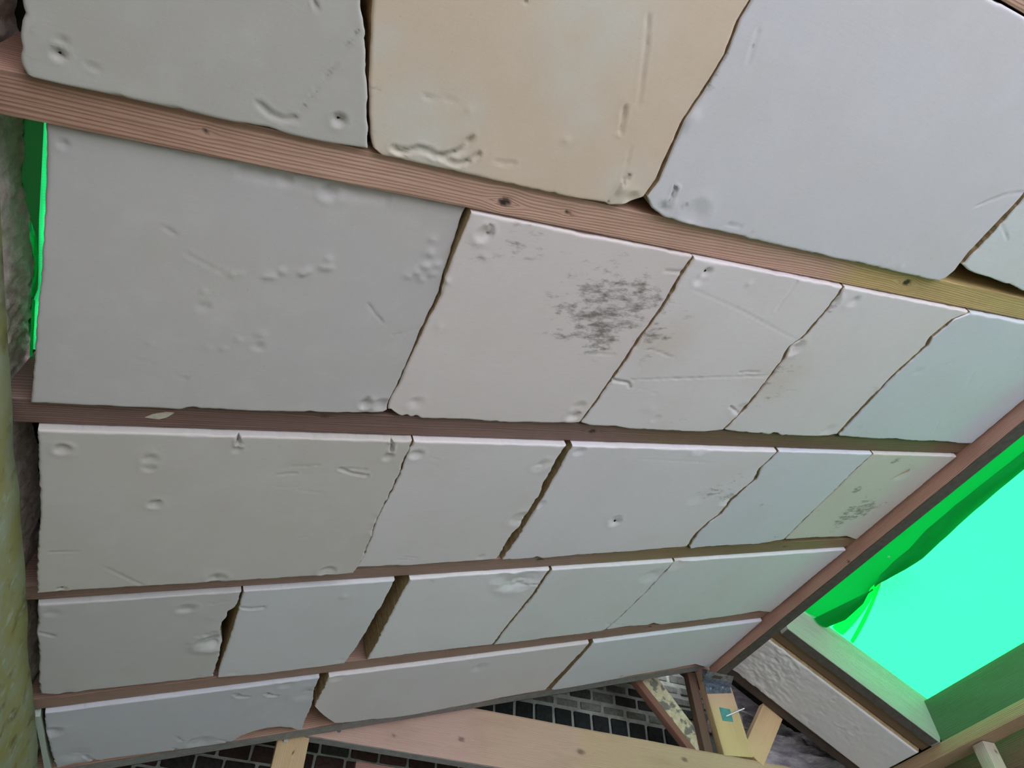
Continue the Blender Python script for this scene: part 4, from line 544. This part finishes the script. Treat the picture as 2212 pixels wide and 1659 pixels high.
# foam board of the right slope, its facing badly wrinkled
def rfoam():
    nu, nv = 150, 60; s0, s1, y0, y1 = .055, .914, 2.474, 2.790
    u = np.linspace(0, 1, nu + 1); v = np.linspace(0, 1, nv + 1); Uu, Vv = np.meshgrid(u, v); S = s0 + (s1 - s0) * Uu; Yy = y0 + (y1 - y0) * Vv
    S = S + .0 * Uu
    d = np.minimum(np.minimum(Uu, 1 - Uu) * (s1 - s0), np.minimum(Vv, 1 - Vv) * (y1 - y0)); q = np.clip(1 - d / .007, 0, 1)
    W = -.012 + .006 * (1 - np.sqrt(1 - q * q))
    m = np.exp(-((S - .22) / .14) ** 2) + .35 * np.exp(-((S - .5) / .05) ** 2) + .45 * np.exp(-((S - .66) / .07) ** 2 - ((Yy - 2.62) / .08) ** 2)
    n = fbm(S * 20 + Yy * 9, Yy * 30 - S * 8, 60, 3); W = W + .007 * m * (np.abs(n) - .35) + .0006 * fbm(S * 40, Yy * 40, 61)
    vs = []
    for a, b, c in zip(S.ravel(), Yy.ravel(), W.ravel()): vs.append(Q(a, b, c))
    idx = np.arange((nu + 1) * (nv + 1)).reshape(nv + 1, nu + 1); fs = np.stack([idx[:-1, :-1], idx[1:, :-1], idx[1:, 1:], idx[:-1, 1:]], -1).reshape(-1, 4).tolist()
    nf = len(fs); loop = np.concatenate([idx[0, :-1], idx[:-1, -1], idx[-1, :0:-1], idx[:0:-1, 0]]).tolist(); base = len(vs)
    for l in loop: vs.append(vs[l] + N2 * .10)
    nb = len(loop); fs += [(loop[i], loop[(i + 1) % nb], base + (i + 1) % nb, base + i) for i in range(nb)]; fs.append(list(range(base, base + nb)))
    o = mesh('insulation_board', vs, fs, [FOAM, CORE], None, True)
    for i in range(nf, len(fs)): o.data.polygons[i].material_index = 1; o.data.polygons[i].use_smooth = False
    for k in ('dirt', 'tan', 'untan', 'pink'): attr(o, k, np.zeros(len(vs)))
    o.color = (.72, .71, .76, 1); return o
tag(rfoam(), 'narrow foam board with wrinkled facing on the right hand slope', 'foam board')
# eaves trimmer, plate and post on the right
o = timber('eaves_trimmer', 2.10, .045, .22, Vector((3.085, .255, 1.35 + CH)), YA, Vector((-1, 0, 0)), Vector((0, 0, 1)), (.10, .185, .105), seed=51)
tag(o, 'upright eaves board closing the foot of the green tarpaulin opening', 'timber')
o = timber('wall_plate', 3.05, .105, .054, Vector((3.1025, .10, 1.333 + CH - .008)), YA, Vector((-1, 0, 0)), Vector((0, 0, 1)), (.47, .33, .22), [(2.1, -.03, .006)], seed=52)
tag(o, 'brown wall plate under the right hand rafters at the bottom right corner', 'timber')
o = timber('post', 1.30, .07, .06, Vector((3.115, 2.175, CH + 1.322)), Vector((0, 0, -1)), Vector((1, 0, 0)), Vector((0, 1, 0)), (.55, .52, .44), [(.035, .02, .007)], seed=53)
tag(o, 'pale timber post under the wall plate at the bottom right corner', 'post')
o = timber('side_rail', 2.45, .05, .17, Vector((3.235, .3, 1.235 + CH)), YA, Vector((-1, 0, 0)), Vector((0, 0, 1)), (.27, .19, .14), seed=54)
tag(o, 'dark timber rail behind the pale post at the bottom right corner', 'timber')

# green tarpaulin over the opening, with a second fold hanging along the ridge
tp = empty('tarpaulin', Q(.5, 1.3, TW)); tag(tp, 'bright green translucent tarpaulin over the roof opening, gathered along the ridge', 'tarpaulin')
def tarp_main(a, b):
    s = -.05 + 1.42 * a; y = .21 + 2.24 * b
    n = float(fbm(np.array(s * 2.2), np.array(y * 2.2), 71)) * .006
    r = math.hypot((s - .30) / 1.0, (y - 1.95)); ang = math.atan2(y - 1.95, s - .30)
    fold = .016 * math.sin(ang * 11) * math.exp(-(r / .22) ** 2) * min(1, r / .04)
    return Q(s, y, TW + .006 + max(-.001, n + .006) + max(0, fold)) - tp.location
sheet('main_sheet', tarp_main, 110, 150, TARP, tp)
yk = [.2, 1.0, 1.13, 1.30, 1.457, 1.60, 1.732, 1.86, 1.95, 2.02, 2.10, 2.238, 2.34, 2.36]
sk = [.262, .262, .272, .274, .282, .298, .316, .308, .286, .290, .318, .328, .304, .30]
def tarp_fold(a, b):
    y = .26 + 2.085 * b; e = float(np.interp(y, yk, sk)); s = .012 + (e - .012) * a
    n = float(fbm(np.array(s * 14.), np.array(y * 5. + s * 9), 73))
    w = TW - .012 - .016 * math.sin(PI * min(1, a * 1.02)) - .010 * n * math.sin(PI * a)
    return Q(s, y, w) - tp.location
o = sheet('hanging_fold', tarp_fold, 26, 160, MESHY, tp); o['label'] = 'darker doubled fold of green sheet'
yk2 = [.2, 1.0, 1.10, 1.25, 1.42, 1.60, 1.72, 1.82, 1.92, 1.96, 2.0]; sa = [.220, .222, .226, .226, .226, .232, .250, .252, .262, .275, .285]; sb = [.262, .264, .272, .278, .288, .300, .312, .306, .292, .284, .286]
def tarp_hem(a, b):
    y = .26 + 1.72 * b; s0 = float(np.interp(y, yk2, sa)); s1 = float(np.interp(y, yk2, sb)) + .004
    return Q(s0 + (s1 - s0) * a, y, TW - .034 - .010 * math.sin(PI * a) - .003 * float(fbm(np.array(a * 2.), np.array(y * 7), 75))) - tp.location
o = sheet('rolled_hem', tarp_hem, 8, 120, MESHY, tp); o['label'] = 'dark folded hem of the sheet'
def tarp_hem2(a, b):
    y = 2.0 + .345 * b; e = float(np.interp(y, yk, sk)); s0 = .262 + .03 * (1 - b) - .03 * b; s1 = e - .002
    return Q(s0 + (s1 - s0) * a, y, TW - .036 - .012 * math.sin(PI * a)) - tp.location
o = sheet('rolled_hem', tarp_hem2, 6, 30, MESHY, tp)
for (p0, p1, w0, w1, sd) in (((.284, 1.945), (.350, 2.345), .006, .075, 1), ((.300, 1.965), (.43, 2.345), .004, .022, 2)):
    def pleat(a, b, p0=p0, p1=p1, w0=w0, w1=w1, sd=sd):
        c = math.sin(b * 2.2) * .012
        s = p0[0] + (p1[0] - p0[0]) * b + c + (a - .5) * (w0 + (w1 - w0) * b) * 2 * (1 - .6 * b); y = p0[1] + (p1[1] - p0[1]) * b
        return Q(s, y, TW - .004 - .008 * math.sin(PI * a)) - tp.location
    sheet('pleat', pleat, 6, 24, TARP, tp)
k = soft_box('eyelet', .012, .012, .004, ZINC, tp, .002); k.location = Q(.288, 1.95, TW - .05) - tp.location; k['label'] = 'small pale eyelet'
k = soft_box('eyelet', .010, .010, .004, ZINC, tp, .002); k.location = Q(.215, 1.80, TW - .055) - tp.location

# ================================================================== truss at the gable end
YT = 2.862
truss = empty('gable_truss', Vector((1.4, YT, 1.165 + CH))); tag(truss, 'timber truss in front of the brick gable, pale knotty chord with webs', 'truss')
tl = truss.location
def tt(name, a, b, W, D, col, y=YT, **k):
    """web or chord member: centre line of the near face from a to b (x, z), W wide in view, D deep away from the viewer"""
    a = Vector((a[0], y, a[1] + CH)); b = Vector((b[0], y, b[1] + CH)); xa = (b - a).normalized(); za = Vector((0, 1, 0)); ya = za.cross(xa)
    k.setdefault('mat', PLANED); return timber(name, (b - a).length, W, D, a, xa, ya, za, col, parent=truss, **k)
o = tt('bottom_chord', (.20, 1.276), (3.02, 1.276),   .222, .05, (.545, .365, .325), kstr=.62, olive=[(.75, 1.7, .22), (1.2, 3.5, .5)], knots=[(.46, .056, .007), (.74, .026, .011), (1.285, -.009, .014), (1.812, -.056, .012), (.80, -.10, .004)], seed=61)
o['label'] = 'wide pale chord with round brown knots'
slab('lower_strip', [(.12, 2.80, .1122, .1145, .001, .049)], bpy.data.materials['grey_edge'], o)['label'] = 'grey underside'  # same grey on the lower face of the chord
o = tt('king_post', (2.318, 1.39), (2.275, 1.85), .165, .045, (.66, .46, .33), y=YT - .004, olive=[(-.2, .28, .6)], seed=62); o['label'] = 'pale upright post under the plate'
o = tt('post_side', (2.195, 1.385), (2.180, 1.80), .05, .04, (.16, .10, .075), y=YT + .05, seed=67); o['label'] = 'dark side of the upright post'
o = tt('strut', (2.405, 1.40), (2.600, 1.655), .115, .045, (.66, .47, .28), y=YT - .002, seed=63); o['label'] = 'short pale strut right of the king post'
o = tt('strut', (2.215, 1.395), (1.905, 1.79), .10, .045, (.5, .45, .35), y=YT + .088, seed=64, mat=PEEL); o['label'] = 'leaning strut with flaking cream paint'
o = tt('strut_edge', (2.142, 1.40), (1.838, 1.755), .036, .04, (.26, .13, .10), y=YT + .080, seed=65); o['label'] = 'red brown edge of the flaking strut'
o = tt('hanging_post', (.288, .40), (.280, 1.21), .115, .045, (.58, .42, .26), y=YT + .012, knots=[(.70, .01, .004)], seed=66); o['label'] = 'pale upright post below the end rafter'
def tpart(name, verts3, depth, n, mat, lab=None):
    o = poly_prism(name, [Vector(v) - tl for v in verts3], depth, n, mat, truss)
    if lab: o['label'] = lab
    return o
zc = lambda x, y, z: Vector((x, y, z + CH))
gp = tpart('gusset_plate', [zc(2.205, YT - .007, 1.668), zc(2.36, YT - .007, 1.700), zc(2.355, YT - .007, 1.80), zc(2.20, YT - .007, 1.80)], .002, (0, 1, 0), STEEL, 'blue grey galvanised plate')
tpart('plate_wrap', [zc(2.150, 2.74, 1.722), zc(2.30, 2.74, 1.722), zc(2.36, YT - .005, 1.730), zc(2.19, YT - .005, 1.730)], .0025, (0, 0, -1), STEEL)
for (x, z) in ((2.235, 1.70), (2.27, 1.745), (2.31, 1.72), (2.325, 1.77), (2.245, 1.775)):
    rod('nail_head', Vector((x, YT - .0075, z + CH)) - tl, Vector((x, YT - .0105, z + CH)) - tl, .005, ZINC, truss, .004, 8)
tpart('tape_patch', [zc(2.268, YT - .0062, 1.548), zc(2.330, YT - .0062, 1.552), zc(2.327, YT - .0062, 1.612), zc(2.265, YT - .0062, 1.612)], .0015, (0, 1, 0), TEAL, 'teal tape patch')
sc = rod('long_screw', Vector((2.296, YT - .004, 1.575 + CH)) - tl, Vector((2.375, YT - .055, 1.605 + CH)) - tl, .0045, ZINC, truss, .0035); sc['label'] = 'bright screw sticking out'
bt = rod('bolt_head', Vector((.252, YT + .012, 1.137 + CH)) - tl, Vector((.252, YT + .002, 1.137 + CH)) - tl, .010, ZINC, truss, .007); bt['label'] = 'bright bolt head'
bt = rod('bolt_head', Vector((.441, YT, 1.203 + CH)) - tl, Vector((.441, YT - .006, 1.203 + CH)) - tl, .009, STEEL, truss, .006)
# wrinkled film behind the right of the truss
def film(a, b):
    x = 2.36 + 1.02 * a; z = 1.40 + .78 * b - .34 * a
    r = float(fbm(np.array(x * 4 + z * 3), np.array(z * 22 + x * 9), 81, 4)); return (x, 3.10 + .055 * r - .05 * abs(r), z + CH)
fo = sheet('foil_film', film, 90, 70, FOIL); tag(fo, 'crumpled shiny purple grey film behind the right side of the truss', 'film')
# pale tubes added for the white wrinkle lines of the film
def wrinkle(pts, r, mat, label):
    cu = bpy.data.curves.new('wrinkle', 'CURVE'); cu.dimensions = '3D'; sp = cu.splines.new('NURBS'); sp.points.add(len(pts) - 1); sp.use_endpoint_u = True; sp.order_u = 3
    for p_, q_ in zip(sp.points, pts): p_.co = (q_[0], q_[1], q_[2] + CH, 1)
    cu.bevel_depth = r; cu.bevel_resolution = 2; o = bpy.data.objects.new('wrinkle', cu); COL.objects.link(o)
    dg = bpy.context.evaluated_depsgraph_get(); me = bpy.data.meshes.new_from_object(o.evaluated_get(dg)); bpy.data.objects.remove(o)
    me.materials.clear(); o = link('wrinkle', me, mat); tag(o, label, 'wrinkle'); return o
WRINKLE = mat_simple('pale_wrinkle', (.45, .43, .48), (.60, .58, .62), 30, .45, .05)
wrinkle([(2.36, 2.96, 1.700), (2.48, 3.0, 1.705), (2.60, 3.02, 1.70), (2.70, 3.02, 1.675)], .0045, WRINKLE, 'upper pale wrinkle line of the film, between king post and dark rafter')
wrinkle([(2.38, 2.96, 1.59), (2.50, 2.98, 1.605), (2.62, 2.99, 1.60)], .004, WRINKLE, 'lower pale wrinkle line of the film, between king post and short strut')
# timbers and rubble low behind the chord
o = timber('batten', 1.1, .035, .03, Vector((.55, 3.02, 1.135 + CH)), Vector((1, 0, 0)), Vector((0, 0, 1)), Vector((0, -1, 0)), (.36, .20, .17), seed=91)
tag(o, 'thin reddish batten under the pale chord at the bottom edge', 'batten')
